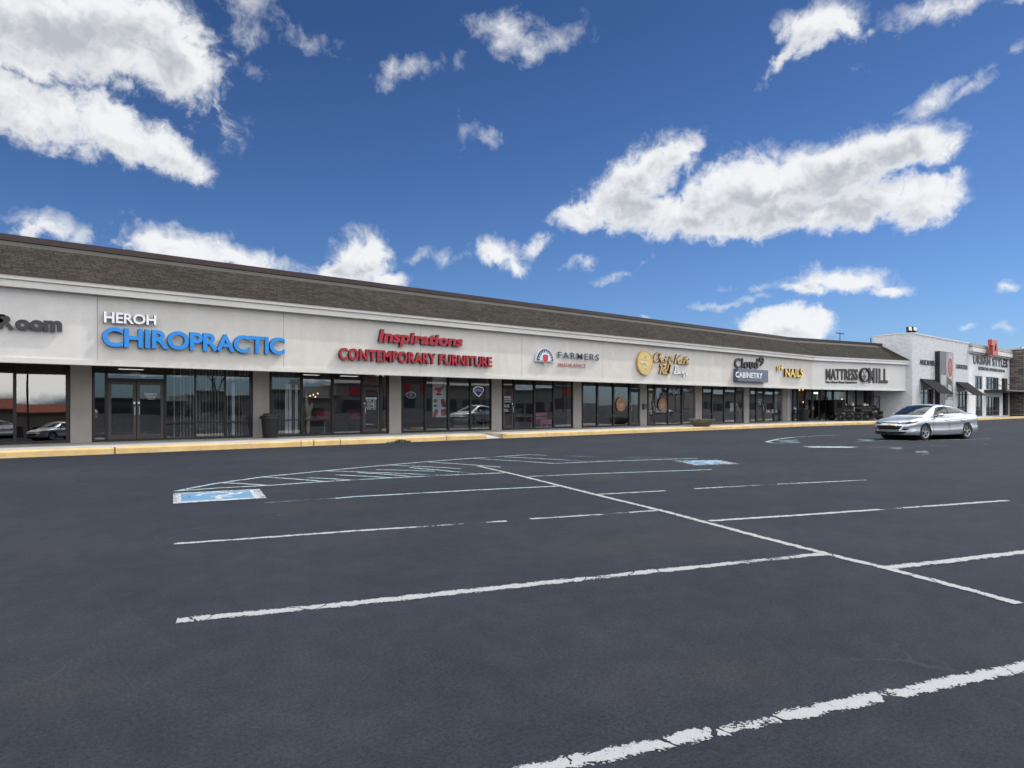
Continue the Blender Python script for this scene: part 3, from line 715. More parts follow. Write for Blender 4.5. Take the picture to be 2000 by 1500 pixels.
storefront(0, 180, 494, [(205, 210), (320, 324.5), (380, 382.8), (437.5, 440.5)], rail=dz(400, 826), doors=[(210, 320, HD, 2)], railfrom=321)
storefront(0, 526.5, 760, [(587, 591), (647, 651), (705, 708.5), (741, 745)], rail=dz(620, 821), doors=[(708, 742, dz(725, 756), 1)])
storefront(0, 784, 961, [(828.3, 831.7), (873.7, 876.8), (916.7, 919.4)], rail=dz(830, 817.5))
storefront(0, 980.5, 1120, [(1001.8, 1005.3), (1041.8, 1044.8), (1079.5, 1082.5)], rail=dz(1060, 814), doors=[(980.5, 1002, dz(990, 759.5), 1, 'r')])
storefront(0, 1136, 1251, [(1164.7, 1167.6), (1196.2, 1198.8), (1227.3, 1229.8)], rail=dz(1180, 812.6), doors=[(1230, 1248, dz(1240, 762.5), 1)])
storefront(0, 1264, 1358.5, [(1276.6, 1279.3), (1303, 1305.2), (1330.3, 1332.6)], rail=dz(1300, 810.5), doors=[(1264, 1276.6, dz(1270, 765), 1, 'r')])
storefront(0, 1371.5, 1453.5, [(1389.8, 1391.8), (1412.8, 1414.8), (1435.2, 1437.2)], rail=dz(1400, 809.5), doors=[(1437.4, 1451, dz(1444, 766), 1)])
storefront(0, 1464, 1528.5, [(1475.6, 1478), (1490, 1493), (1509.8, 1512.2)], rail=dz(1500, 807), doors=[(1478, 1490, dz(1484, 762), 1, 'r')])
storefront(1, 1548, 1706, [(1557, 1559), (1571, 1573), (1600, 1602), (1612, 1614), (1625, 1628.3), (1653, 1655.5), (1671, 1673), (1688, 1690)], doors=[(1573, 1600, 2.75, 2)])
# columns
for (a, c) in ((137.7, 179.3), (494.6, 526.2), (760.5, 783.8), (960.8, 980), (1120, 1135.8), (1250.5, 1263.7), (1358.6, 1371.2), (1453.5, 1463.6)):
    mb = MB(); o = DG - .1; mb.box(s1(a, o), s1(c, o), o, o + .5, .2, 3.1); mb.build('column', M['column'], bld)
mb = MB(); mb.box(s1(1529, DG - .1), s1(1538.6, DG - .1), DG - .1, DG + .5, .2, 3.1); mb.build('column', M['column'], bld)
mb = MB(); mb.box(s1(1538.6, DG - .13), s1(1547.6, DG - .13), DG - .13, DG + .5, .2, 3.1); mb.build('column', M['column_white'], bld)
mb = MB(f2); mb.box(s2(1706, DG - .05), sx(DG - .05, 1)[1] - .02, DG - .05, DG + .4, .2, 3.1); mb.build('end_wall', M['fascia_white'], bld)
# inside: floor, back wall, ceiling, partitions
mb = MB(); mb.box(-45, 64, DG + .12, 37, .1, .19); mb.build('shop_floor', M['carpet'], bld)
mb = MB(); mb.box(-45, 64, 37, 37.2, .19, 3.3); mb.build('back_wall', M['interior'], bld)
mb = MB(); mb.box(-45, 64, DG + .62, 37.2, 3.12, 3.25); mb.build('ceiling', M['interior'], bld)
for px in (158, 510, 970, 1128, 1365, 1458, 1538):
    mb = MB(); x = s1(px, DG); mb.box(x - .08, x + .08, DG + .42, 37, .19, 3.12); mb.build('partition_wall', M['interior'], bld)
mb = MB(); x = s1(1458, DG); mb.box(s1(1459, DG) + .2, s1(1530, DG), 31.0, 31.1, .19, 3.12); mb.build('partition_wall', M['interior_light'], bld)
mb = MB(); mb.box(-45, -44.9, 23.8, 37, .19, zr0 - .1); mb.build('end_wall', M['fascia'], bld)
mb = MB(); mb.box(END - .25, END - .05, 24.8, 37, .19, zr0 - .1); mb.build('end_wall', M['interior'], bld)
# ------------------------------------------------------------------ lettering
def glyphs(body, bold=0.0, shear=0.0, space=1.0, res=3):
    """triangulated outline of a text (built-in font), returned flat: verts2d, faces, outline loops; scaled to a unit box"""
    cu = bpy.data.curves.new('t', 'FONT'); cu.body = body; cu.offset = bold; cu.shear = shear; cu.space_character = space; cu.resolution_u = res; cu.fill_mode = 'FRONT'
    ob = bpy.data.objects.new('t', cu); COL.objects.link(ob)
    dg = bpy.context.evaluated_depsgraph_get(); me = bpy.data.meshes.new_from_object(ob.evaluated_get(dg))
    V = [(v.co.x, v.co.y) for v in me.vertices]; Fc = [tuple(p.vertices) for p in me.polygons]
    bpy.data.objects.remove(ob); bpy.data.curves.remove(cu); bpy.data.meshes.remove(me)
    # weld equal points
    key = {}; mp = []
    for q in V: k = (round(q[0], 5), round(q[1], 5)); mp.append(key.setdefault(k, len(key)))
    pts = list(key.keys()); faces = [tuple(mp[i] for i in f) for f in Fc]; faces = [f for f in faces if len(set(f)) == len(f)]
    x0, x1 = min(p[0] for p in pts), max(p[0] for p in pts); y0, y1 = min(p[1] for p in pts), max(p[1] for p in pts)
    return [((p[0] - x0) / (x1 - x0), (p[1] - y0) / (y1 - y0)) for p in pts], faces
def solid2d(mb, pts, faces, mapf, d0, d1):
    """flat shape -> solid: face at depth d0 (material 0), back at d1, returns (material 1)"""
    ed = {}
    for f in faces:
        for i in range(len(f)):
            e = (f[i], f[(i + 1) % len(f)]); ed[e] = ed.get(e, 0) + 1
    a = [mb.P(*mapf(u, v, d0)) for u, v in pts]; b_ = [mb.P(*mapf(u, v, d1)) for u, v in pts]
    for f in faces: mb.face([a[i] for i in f], 0); mb.face([b_[i] for i in f][::-1], 1)
    for (i, j) in ed:
        if (j, i) not in ed: mb.face((a[j], a[i], b_[i], b_[j]), 1)
class Wall:
    """a wall seen from the car park: photo points -> (s, z) on it"""
    def __init__(self, seg, o): self.seg, self.o, self.fr = seg, o, (f1 if seg == 0 else f2)
    def s(self, px): return (s1 if self.seg == 0 else s2)(px, self.o)
    def z(self, px, py): return (z1 if self.seg == 0 else z2)(px, py, self.o)
def letters(name, wall, text, x0, x1, yt, yb, mats, par, depth=.13, gap=.05, rot=None, **kw):
    """text stretched to the box from photo column x0 to x1; yt, yb = top and bottom photo rows at x0"""
    pts, faces = glyphs(text, **kw); a, c = wall.s(x0), wall.s(x1); zt_, zb_ = wall.z(x0, yt), wall.z(x0, yb); mb = MB(wall.fr)
    if isinstance(rot, tuple):      # right-hand end at other rows
        zt2, zb2 = wall.z(x1, rot[0]), wall.z(x1, rot[1])
        mf = lambda u, v, d: (a + (c - a) * u, wall.o - d, (zb_ * (1 - u) + zb2 * u) * (1 - v) + (zt_ * (1 - u) + zt2 * u) * v)
    else: mf = lambda u, v, d: (a + (c - a) * u, wall.o - d, zb_ + (zt_ - zb_) * v)
    solid2d(mb, pts, faces, mf, gap + depth, gap)
    return mb.build(name, mats, par, recalc=True)
def strokes(name, wall, box, lines, w, mats, par, depth=.05, gap=.03, slant=0.0):
    """hand lettering: polylines in a unit box swept with a broad pen"""
    x0, x1, yt, yb = box; a, c = wall.s(x0), wall.s(x1); zt_, zb_ = wall.z(x0, yt), wall.z(x0, yb); mb = MB(wall.fr)
    for ln in lines:
        Q = []
        for i in range(len(ln) - 1):        # Catmull-Rom
            p0, p1, p2, p3 = [Vector(ln[max(0, min(len(ln) - 1, i + k))]) for k in (-1, 0, 1, 2)]
            for k in range(4):
                t = k / 4; Q.append(.5 * ((2 * p1) + (p2 - p0) * t + (2 * p0 - 5 * p1 + 4 * p2 - p3) * t * t + (3 * p1 - p0 - 3 * p2 + p3) * t ** 3))
        Q.append(Vector(ln[-1])); W_ = [Vector((a + (c - a) * (q.x + slant * q.y), zb_ + (zt_ - zb_) * q.y)) for q in Q]
        A, B, pts = [], [], []
        for i, q in enumerate(W_):
            t = (W_[min(i + 1, len(W_) - 1)] - W_[max(i - 1, 0)]).normalized(); n_ = Vector((-t.y, t.x)); ww = w * (.55 + .45 * abs(t.y))
            pts += [tuple(q + n_ * ww), tuple(q - n_ * ww)]
        fc = [(2 * i, 2 * i + 1, 2 * i + 3, 2 * i + 2) for i in range(len(W_) - 1)]
        solid2d(mb, pts, fc, lambda u, v, d: (u, wall.o - d, v), gap + depth, gap)
    return mb.build(name, mats, par)
def P_(name, col, rough=.45, **k): return mat(name, col, rough, var=.06, scale=2.0, **k)
WF = Wall(0, DF); W2 = Wall(1, DF)
def signroot(name, wall, px, py, label, cat='sign'):
    return root(name, wall.fr(wall.s(px), wall.o - .05, wall.z(px, py)), label, cat)
blackl, blackr = P_('black_letter_face', (.026, .027, .031)), P_('black_letter_return', (.012, .012, .013))
white_l = P_('white_letter_face', (.78, .80, .84)); navy_r = P_('navy_letter_return', (.030, .045, .075))
blue_l = P_('bright_blue_letter_face', (.010, .235, .68)); blue_r = P_('deep_blue_letter_return', (.012, .065, .20))
red_l = P_('red_letter_face', (.33, .008, .022), .5); red_r = P_('dark_red_letter_return', (.022, .010, .012))
navy_l = P_('navy_letter_face', (.022, .050, .115)); grey_r = P_('grey_letter_return', (.30, .31, .33)); red2 = P_('brick_red_letter_face', (.46, .045, .045))
gold = P_('pale_gold_metal', (.58, .43, .17), .38, metal=.25); gold_r = P_('bronze_letter_return', (.17, .085, .025)); gold_l = P_('gold_letter_face', (.56, .36, .13), .4)
yel = P_('yellow_letter_face', (.85, .63, .13)); yel_r = P_('brown_letter_return', (.10, .03, .012))
brown_l = P_('dark_brown_letter_face', (.050, .038, .033), .45); brown_r = P_('black_brown_return', (.015, .013, .012))
slate = P_('slate_blue_panel', (.075, .105, .17), .4); slate_r = P_('grey_panel_side', (.22, .23, .26))

# "Room" (its first word is outside the picture)
r = signroot('letter_sign', WF, 60, 640, 'black swash lettering reading Room at the left edge of the sign band')
letters('lettering', WF, 'oom', 28.5, 120, 624, 644.8, [blackl, blackr], r, rot=(627.5, 649), bold=.052, space=1.0, depth=.09)
letters('lettering', WF, 'R', -4, 28, 615.5, 641, [blackl, blackr], r, rot=(617.5, 644), bold=.05, depth=.09)
strokes('lettering', WF, (-9, 2, 616, 630), [[(1.6, 1.0), (.9, 1.02), (.2, .8), (.1, .3), (.7, .1), (1.1, .5)]], .05, [blackl, blackr], r, depth=.09, gap=.05)
# chiropractic sign
r = signroot('letter_sign', WF, 380, 660, 'blue and white chiropractic channel letters on the second sign band panel')
o = letters('lettering', WF, 'HEROH', 201, 303, 609, 631, [white_l, navy_r], r, rot=(616.5, 636), bold=.028, space=.98, depth=.10)
letters('lettering', WF, 'CHIROPRACTIC', 198, 553, 638.5, 677, [blue_l, blue_r], r, rot=(660.5, 693.5), bold=.030, space=.97, depth=.13, res=5)
# furniture shop
r = signroot('letter_sign', WF, 800, 680, 'two rows of red channel letters advertising contemporary furniture')
letters('lettering', WF, 'Inspirations', 736, 900, 643, 675, [red_l, red_r], r, rot=(657, 684), bold=.036, shear=.16, space=1.0, depth=.12)
letters('lettering', WF, 'CONTEMPORARY FURNITURE', 659, 957, 679, 703.3, [red_l, red_r], r, rot=(697.5, 717.5), bold=.034, space=1.06, depth=.12)
# insurance sign with its sunrise emblem
r = signroot('letter_sign', WF, 1100, 700, 'insurance sign with a navy half-round sunrise and red shield emblem')
def emblem():
    x0, x1 = WF.s(1042.5), WF.s(1078.5); zb = WF.z(1060, 707); R0 = (x1 - x0) / 2; cx_ = (x0 + x1) / 2; hh = WF.z(1060, 681) - zb
    arc = lambda k, d=0: [(cx_ + R0 * k * math.cos(math.radians(t)), zb + d + hh * k * math.sin(math.radians(t))) for t in range(0, 181, 10)]
    m1 = MB(WF.fr); m1.prism(arc(1.0) , DF - .14, DF - .04); m1.build('emblem_back', P_('emblem_white', (.66, .70, .76)), r)
    m2 = MB(WF.fr); m2.prism(arc(.90, .04), DF - .155, DF - .141); m2.build('emblem_dome', navy_l, r)
    m3 = MB(WF.fr); ray = []
    for i in range(0, 25):
        t = math.radians(180 - i * 7.5); rr = (.84, .52)[i % 2] * (1.0 if i % 4 else .98); ray.append((cx_ + R0 * rr * math.cos(t), zb + .05 + hh * rr * math.sin(t)))
    m3.prism(ray, DF - .165, DF - .156); m3.build('emblem_rays', P_('emblem_pale_blue', (.62, .70, .82)), r)
    for k, mm, dd in ((1.22, white_l, .175), (1.0, red2, .185)):
        m4 = MB(WF.fr); w_ = R0 * .30 * k; zt_ = zb + hh * .50 + (.02 if k > 1 else 0); zbm = zb - .12 - (.05 if k > 1 else 0)
        m4.prism([(cx_ - w_, zt_), (cx_ - w_ * .98, zb + .15), (cx_ - w_ * .6, zb), (cx_, zbm), (cx_ + w_ * .6, zb), (cx_ + w_ * .98, zb + .15), (cx_ + w_, zt_), (cx_, zt_ + .05)], DF - dd, DF - dd + .009); m4.build('emblem_shield', mm, r)
emblem()
letters('lettering', WF, 'FARMERS', 1087, 1166.5, 687.2, 700, [navy_l, grey_r], r, rot=(692.5, 704.8), bold=.006, space=1.3, depth=.05, gap=.08)
letters('lettering', WF, 'INSURANCE', 1087.5, 1141.5, 709.3, 716.3, [red2, grey_r], r, rot=(711.3, 718.3), bold=.0, space=1.25, depth=.04, gap=.07)
# lounge sign
r = signroot('letter_sign', WF, 1290, 705, 'gold script lounge sign beside a round gold cup medallion')
def medallion(wall, px, py, rx, col, rim, par, o_out, thick, cup):
    cx_, cz = wall.s(px), wall.z(px, py); R0 = (wall.s(px + rx) - wall.s(px - rx)) / 2; mb = MB(wall.fr)
    n = 40; pr = [(R0 * math.cos(2 * math.pi * k / n), R0 * math.sin(2 * math.pi * k / n)) for k in range(n)]
    mb.prism([(cx_ + u, cz + v) for u, v in pr], wall.o - o_out, wall.o - o_out + thick, 0, 1); mb.build('disc', [col, rim], par)
    m2 = MB(wall.fr)
    for k in range(n):
        a, c = pr[k], pr[(k + 1) % n]
        m2.prism([(cx_ + a[0] * .97, cz + a[1] * .97), (cx_ + c[0] * .97, cz + c[1] * .97), (cx_ + c[0] * .88, cz + c[1] * .88), (cx_ + a[0] * .88, cz + a[1] * .88)], wall.o - o_out - .012, wall.o - o_out - .001)
    m2.build('disc_rim', rim, par)
    m3 = MB(wall.fr); w_ = .028 * R0 / .55
    def st(pl, w_=w_):
        for (ax, ay), (bx, by) in zip(pl, pl[1:]):
            A, B = Vector((cx_ + ax * R0, cz + ay * R0)), Vector((cx_ + bx * R0, cz + by * R0)); t = (B - A).normalized(); n_ = Vector((-t.y, t.x)) * w_; t = t * w_ * .6
            m3.prism([tuple(A - n_ - t), tuple(B - n_ + t), tuple(B + n_ + t), tuple(A + n_ - t)], wall.o - o_out - .016, wall.o - o_out - .002)
    st([(-.42, .12), (-.42, -.12), (-.22, -.12), (-.22, -.38), (.14, -.38), (.14, -.18), (.40, -.10), (.44, .18), (.26, .20), (.14, .02)])
    st([(-.22, -.12), (-.20, .14), (-.08, .16), (-.05, -.10), (.14, -.10)]); st([(-.12, .42), (-.05, .50), (.06, .52), (.02, .42), (.12, .38)])
    st([(-.55, -.02), (-.42, .22), (-.30, .05)])
    m3.build('cup_outline', cup, par)
medallion(WF, 1257, 708.5, 15.5, gold, gold_l, r, .13, .1, P_('cream_line', (.80, .70, .45)))
chai = [[(.16, .86), (.10, .98), (.03, .70), (.0, .25), (.05, .02), (.12, .18)], [(.17, .98), (.13, .02), (.15, .30), (.19, .40), (.20, .05), (.225, .12)], [(.27, .35), (.235, .30), (.235, .05), (.27, .15), (.28, .38), (.28, .06), (.305, .12)], [(.32, .38), (.315, .06), (.345, .16)], [(.325, .60), (.33, .64)],
        [(.50, .14), (.44, .55), (.45, .72), (.48, .66), (.42, .28), (.43, .05), (.47, .12), (.51, .36)],
        [(.62, .98), (.59, .02)], [(.74, .95), (.68, .62), (.61, .50), (.66, .42), (.70, .04), (.73, .14)], [(.79, .35), (.755, .30), (.755, .05), (.785, .15), (.80, .38), (.80, .06), (.82, .12)], [(.86, .80), (.835, .10), (.86, .10)], [(.82, .50), (.88, .54)], [(.915, .90), (.885, .02), (.905, .32), (.93, .36), (.935, .05), (.955, .12)], [(.975, .36), (.965, .06), (.99, .14)], [(.98, .60), (.985, .64)]]
strokes('lettering', WF, (1274, 1343, 688, 706), [[(u, v - .10 * u) for u, v in l] for l in chai], .062, [gold_l, gold_r], r, depth=.08, gap=.04, slant=.03)
roll = [[(.25, .95), (.10, .02)], [(.05, .85), (.35, .98), (.52, .82), (.40, .58), (.20, .52)], [(.26, .52), (.42, .04), (.50, .12)], [(.60, .42), (.52, .30), (.54, .06), (.64, .10), (.68, .34), (.60, .42)], [(.76, .1), (.90, .90), (.84, .98), (.74, .40), (.76, .04), (.82, .12)], [(.88, .1), (1.02, .90), (.96, .98), (.86, .40), (.88, .04), (.97, .16)]]
strokes('lettering', WF, (1284, 1306, 711, 730), roll, .062, [gold_l, gold_r], r, depth=.08, gap=.04, slant=.05)
lounge = [[(.22, .95), (.12, .98), (.10, .60), (.02, .30), (.12, .24), (.26, .30)], [(.34, .52), (.28, .40), (.32, .28), (.38, .38), (.34, .52)], [(.43, .52), (.42, .30), (.48, .32), (.50, .52), (.50, .28)], [(.56, .50), (.55, .28), (.60, .48), (.64, .46), (.63, .26)], [(.76, .46), (.69, .40), (.70, .26), (.76, .32), (.77, .46), (.73, .06), (.66, .02)], [(.84, .34), (.92, .42), (.87, .48), (.83, .36), (.88, .24), (.98, .32)]]
strokes('lettering', WF, (1313, 1341, 715, 735), lounge, .040, [P_('white_neon_letter', (.80, .84, .90)), grey_r], r, depth=.06, gap=.04, slant=.04)
# cabinetry sign
r = signroot('letter_sign', WF, 1460, 725, 'black cloud lettering above a slate blue cabinetry panel')
mb = MB(WF.fr); mb.box(WF.s(1432), WF.s(1491.6), DF - .34, DF - .02, WF.z(1460, 746), WF.z(1460, 721.5)); mb.build('panel', slate, r, bevel=.02)
WP = Wall(0, DF - .34)
letters('lettering', WP, 'CABINETRY', 1436.5, 1488.5, 725.8, 737.2, [white_l, white_l], r, rot=(729, 739.8), bold=.018, space=1.08, depth=.02, gap=.004)
letters('lettering', WF, 'Cloud', 1432.5, 1478, 699.2, 719.4, [blackl, blackr], r, rot=(700.5, 720.3), bold=.012, space=1.08, depth=.09, gap=.04)
letters('lettering', WF, '9', 1480.5, 1489.5, 697, 714, [blackl, blackr], r, rot=(697.5, 715), bold=.012, depth=.09, gap=.04)
# nail studio sign
r = signroot('letter_sign', WF, 1540, 728, 'bright yellow nail studio letters with a tilted small word')
letters('lettering', WF, 'SHE', 1515, 1528, 715.5, 725, [yel, yel_r], r, rot=(712.5, 721), bold=.02, depth=.06, gap=.04)
letters('lettering', WF, 'NAILS', 1530, 1564.5, 720, 735.7, [yel, yel_r], r, rot=(720.5, 736.8), bold=.024, depth=.12, gap=.05, space=1.1)
# mattress sign
r = signroot('letter_sign', W2, 1670, 732, 'dark brown mattress shop letters with a round windmill emblem')
letters('lettering', W2, 'MATTRESS', 1612, 1674, 720, 741.8, [brown_l, brown_r], r, rot=(720.5, 743), bold=.026, depth=.05, gap=.03, space=1.05)
letters('lettering', W2, 'MILL', 1695.5, 1732.5, 718.5, 748, [brown_l, brown_r], r, rot=(720.5, 748.5), bold=.03, depth=.05, gap=.03, space=1.2)
letters('lettering', W2, 'The Urban Sleep Experience', 1611.5, 1673, 744, 749.8, [blackl, blackr], r, rot=(744.3, 750.2), bold=.012, depth=.04, gap=.01)
cx_, cz = W2.s(1685.5), W2.z(1685.5, 732.5); R0 = W2.z(1685.5, 718.5) - cz; mb = MB(W2.fr)
n = 32; rx_ = (W2.s(1694.5) - W2.s(1676.5)) / 2
for k in range(n):
    t0, t1 = 2 * math.pi * k / n, 2 * math.pi * (k + 1) / n
    mb.prism([(cx_ + rx_ * f * math.cos(t), cz + R0 * f * math.sin(t)) for f, t in ((1, t0), (1, t1), (.86, t1), (.86, t0))], DF - .25, DF - .04)
mb.build('emblem_ring', brown_r, r)
mb = MB(W2.fr); mb.prism([(cx_ + rx_ * .86 * math.cos(2 * math.pi * k / n), cz + R0 * .86 * math.sin(2 * math.pi * k / n)) for k in range(n)], DF - .10, DF - .05); mb.build('emblem_disc', P_('emblem_pale', (.60, .63, .65)), r)
mb = MB(W2.fr)
for t in (35, 125, 215, 305):
    d_ = Vector((math.cos(math.radians(t)) * rx_, math.sin(math.radians(t)) * R0)); e_ = Vector((-math.sin(math.radians(t)) * rx_, math.cos(math.radians(t)) * R0)); c0 = Vector((cx_, cz + R0 * .15))
    mb.prism([tuple(c0 + d_ * .08), tuple(c0 + d_ * .65), tuple(c0 + d_ * .65 + e_ * .14), tuple(c0 + d_ * .08 + e_ * .05)], DF - .135, DF - .105)
mb.prism([(cx_ - rx_ * .16, cz + R0 * .1), (cx_ + rx_ * .16, cz + R0 * .1), (cx_ + rx_ * .28, cz - R0 * .7), (cx_ - rx_ * .28, cz - R0 * .7)], DF - .125, DF - .104)
mb.build('windmill', P_('grey_green_windmill', (.10, .12, .12)), r)
# ------------------------------------------------------------------ white brick furniture building to the right
UD, UT = 21.7, 62.5; WU = Wall(0, UD)
U = root('white_brick_building', (70, UD, .4), 'tall white painted brick building with black awnings and dark sash windows', 'building')
M['wbrick'] = brickpaint('white_painted_brick', (.74, .755, .78)); M['wplain'] = stucco('white_smooth_plaster', (.76, .775, .79), streak=.2, bump=.2)
M['stone'] = stonemat(); M['cornice'] = mat('grey_beige_cornice', (.36, .35, .32), .6, var=.06); M['cornice_l'] = mat('pale_cornice', (.62, .62, .60), .6, var=.05)
M['awning'] = mat('charcoal_awning_canvas', (.017, .016, .018), .9, bump=.2, scale=3, spec=.1); M['ublack'] = mat('black_steel_frame', (.014, .014, .016), .4)
ZU = WU.z(1782, 651.5); ZB = .15
sN = WU.s(1892)                      # the taller brick block ends here
ZC = WU.z(1893, 671)                 # cornice block top
openings = []
def uq(mb, x0, x1, z0, z1_): mb.quad((x0, UD, z0), (x1, UD, z0), (x1, UD, z1_), (x0, UD, z1_), uv=[(x0, z0), (x1, z0), (x1, z1_), (x0, z1_)])
def wall_with_holes(name, x0, x1, z0, z1_, holes, mat_):
    """front face cut round its openings, with 18 cm reveals"""
    mb = MB(); xs = sorted({x0, x1, *[h[0] for h in holes], *[h[1] for h in holes]}); zs = sorted({z0, z1_, *[h[2] for h in holes], *[h[3] for h in holes]})
    for a, c in zip(xs, xs[1:]):
        for e, g in zip(zs, zs[1:]):
            if not any(h[0] - 1e-6 < a and c < h[1] + 1e-6 and h[2] - 1e-6 < e and g < h[3] + 1e-6 for h in holes): uq(mb, a, c, e, g)
    for h in holes:
        for A, B in (((h[0], h[2]), (h[0], h[3])), ((h[0], h[3]), (h[1], h[3])), ((h[1], h[3]), (h[1], h[2])), ((h[1], h[2]), (h[0], h[2]))):
            mb.quad((A[0], UD, A[1]), (B[0], UD, B[1]), (B[0], UD + .18, B[1]), (A[0], UD + .18, A[1]), uv=[(A[0], A[1]), (B[0], B[1]), (B[0] + .18, B[1]), (A[0] + .18, A[1])])
    return mb.build(name, mat_, U, recalc=False)
def hole(xa, xb, yt, yb=None, ref=None): return (WU.s(xa), WU.s(xb), .42 if yb is None else WU.z(ref or xa, yb), WU.z(ref or xa, yt))
hA = [hole(1798.5, 1824, 759), hole(1869.5, 1889, 763)]
hB = [hole(1904.3, 1918.6, 733.7, 760), hole(1905.5, 1919.2, 765.5), hole(1925.5, 1951, 735.5, 760.5), hole(1926, 1952.5, 774), hole(1956.5, 1968, 738.3, 761.5), hole(1958.5, 1970, 766.5)]
hB[4] = (hB[4][0], WU.s(1968.3), hB[4][2], hB[4][3])
sE = WU.s(1971.5)
wall_with_holes('brick_front', UT, sN, ZB, ZU, hA, M['wbrick']); wall_with_holes('plaster_front', sN, sE, ZB, ZC - .3, hB, M['wplain'])
mb = MB(); bk = 24.75
mb.quad((UT, UD, ZB), (UT, bk, ZB), (UT, bk, ZU), (UT, UD, ZU), uv=[(0, ZB), (bk - UD, ZB), (bk - UD, ZU), (0, ZU)])
mb.build('brick_side', M['wbrick'], U, recalc=False)
mb = MB(); mb.box(UT - .03, sN + .03, UD - .04, bk + .05, ZU, ZU + .10); mb.build('parapet_cap', M['trim'], U)
mb = MB(); mb.box(UT + .01, sN, bk - .02, bk, 4, ZU); mb.box(sN - .02, sN, UD + .01, bk, 4, ZU); mb.build('parapet_back', M['wplain'], U)
mb = MB(); mb.box(sN + .02, 130, 23, 45, 3.5, ZC - .8); mb.build('flat_roof', M['flash'], U)
# cornice of the lower block
kz = (ZC - WU.z(1893, 690)) / 19
mb = MB(); mb.box(sN + .02, sE, UD - .30, UD + .5, ZC - 6 * kz, ZC); mb.box(sN + .02, sE, UD - .22, UD - .001, ZC - 19 * kz, ZC - 15.5 * kz); mb.build('cornice', M['cornice'], U)
mb = MB(); mb.box(sN + .02, sE, UD - .34, UD - .001, ZC - 15.5 * kz, ZC - 7.2 * kz); mb.build('cornice_face', M['cornice_l'], U)
M['uglass'] = glassmat('grey_window_glass', (.35, .38, .42), .10, 1.4, wave=.01)
def uwin(h, cols, rows=(), door=False):
    fm = MB(); a, c, z0, z1_ = h; y0, y1 = UD + .06, UD + .16; w = .09
    fm.box(a, c, y0, y1, z0, z0 + w); fm.box(a, c, y0, y1, z1_ - w, z1_); fm.box(a, a + w, y0, y1, z0 + w, z1_ - w); fm.box(c - w, c, y0, y1, z0 + w, z1_ - w)
    for k in range(1, cols): x = a + (c - a) * k / cols; fm.box(x - w * .6, x + w * .6, y0 + .004, y1 - .004, z0 + w, z1_ - w)
    for q in rows: z = z0 + (z1_ - z0) * q; fm.box(a + w, c - w, y0 + .008, y1 - .008, z - .04, z + .04)
    fo = fm.build('sash_window' if not door else 'entrance_doors', M['ublack'], U)
    for k in range(cols):
        p = MB(); x0, x1 = a + (c - a) * k / cols + w, a + (c - a) * (k + 1) / cols - w
        p.box(x0 - .03, x1 + .03, UD + .11, UD + .118, z0 + w, z1_ - w); p.build('pane', M['uglass'], fo)
for h, cc, rr, dd in ((hA[0], 3, (.3,), False), (hA[1], 3, (.3,), False), (hB[0], 2, (), False), (hB[1], 2, (.28,), False), (hB[2], 4, (), False), (hB[3], 4, (.25,), True), (hB[4], 2, (), False), (hB[5], 2, (.28,), False)): uwin(h, cc, rr, dd)
mb = MB(); mb.box(UT + .3, 126, 24.2, 24.4, .3, 6.2); mb.build('inner_wall', M['interior'], U)
# awnings
def awning(xa, xb, yt, xo, yo):
    a, c = WU.s(xa), WU.s(xb); zt_ = WU.z(xa, yt); prj = 1.45; mb = MB(); zb_ = zt_ - 1.22; y0 = UD - .02
    mb.quad((a, y0, zt_), (c, y0, zt_), (c, y0 - prj, zb_), (a, y0 - prj, zb_)); mb.quad((a, y0 - prj, zb_), (c, y0 - prj, zb_), (c, y0 - prj, zb_ - .06), (a, y0 - prj, zb_ - .06))
    mb.quad((a, y0, zt_ - .03), (c, y0, zt_ - .03), (c, y0 - prj + .03, zb_ - .03), (a, y0 - prj + .03, zb_ - .03))
    o = mb.build('awning', M['awning'], U, recalc=False)
    m2 = MB()
    for x in (a + .04, c - .04): m2.tube([(x, y0, zb_ + .05), (x, y0 - prj + .05, zb_ - .02)], .025, 6); m2.tube([(x, y0, zt_ - .06), (x, y0 - prj + .05, zb_ - .03)], .02, 6)
    m2.build('awning_bracket', M['ublack'], o)
awning(1796.5, 1825.5, 739.5, 0, 0); awning(1866.5, 1890, 745.5, 0, 0)
# flat steel canopy over the doors
mb = MB(); mb.box(WU.s(1922), WU.s(1990), UD - 1.9, UD - .001, WU.z(1925, 764.5), WU.z(1925, 761.5)); mb.build('door_canopy', M['ublack'], U)
mb = MB()
for px in (1930, 1952, 1972): mb.tube([(WU.s(px), UD, WU.z(px, 741)), (WU.s(px) , UD - 1.7, WU.z(1925, 761.5))], .03, 6)
mb.build('canopy_rod', M['ublack'], U)
# stacked stone pier
pA, pB = WU.s(1971.5), WU.s(1971.5) + 2.6
def stonebox(name, x0, x1, y0, y1, z0, z1_):
    mb = MB()
    for (A, B, u0, u1) in (((x0, y0), (x1, y0), 0, x1 - x0), ((x0, y1), (x0, y0), 0, y1 - y0), ((x1, y0), (x1, y1), 0, y1 - y0)):
        mb.quad((*A, z0), (*B, z0), (*B, z1_), (*A, z1_), uv=[(u0, z0), (u1, z0), (u1, z1_), (u0, z1_)])
    mb.quad((x0, y0, z1_), (x1, y0, z1_), (x1, y1, z1_), (x0, y1, z1_)); return mb.build(name, M['stone'], U)
zS = z1(1985, 680, UD - 1.2)
stonebox('stone_pier', pA, pB, UD - 1.3, UD + .2, ZB + .2, zS)
mb = MB(); mb.box(pA - .08, pB + .08, UD - 1.38, UD + .3, zS, zS + .14); mb.build('pier_cap', M['cornice'], U)
stonebox('stone_pier', pB + .001, pB + .9, UD - 1.0, UD + .2, ZB + .2, WU.z(1990, 752))
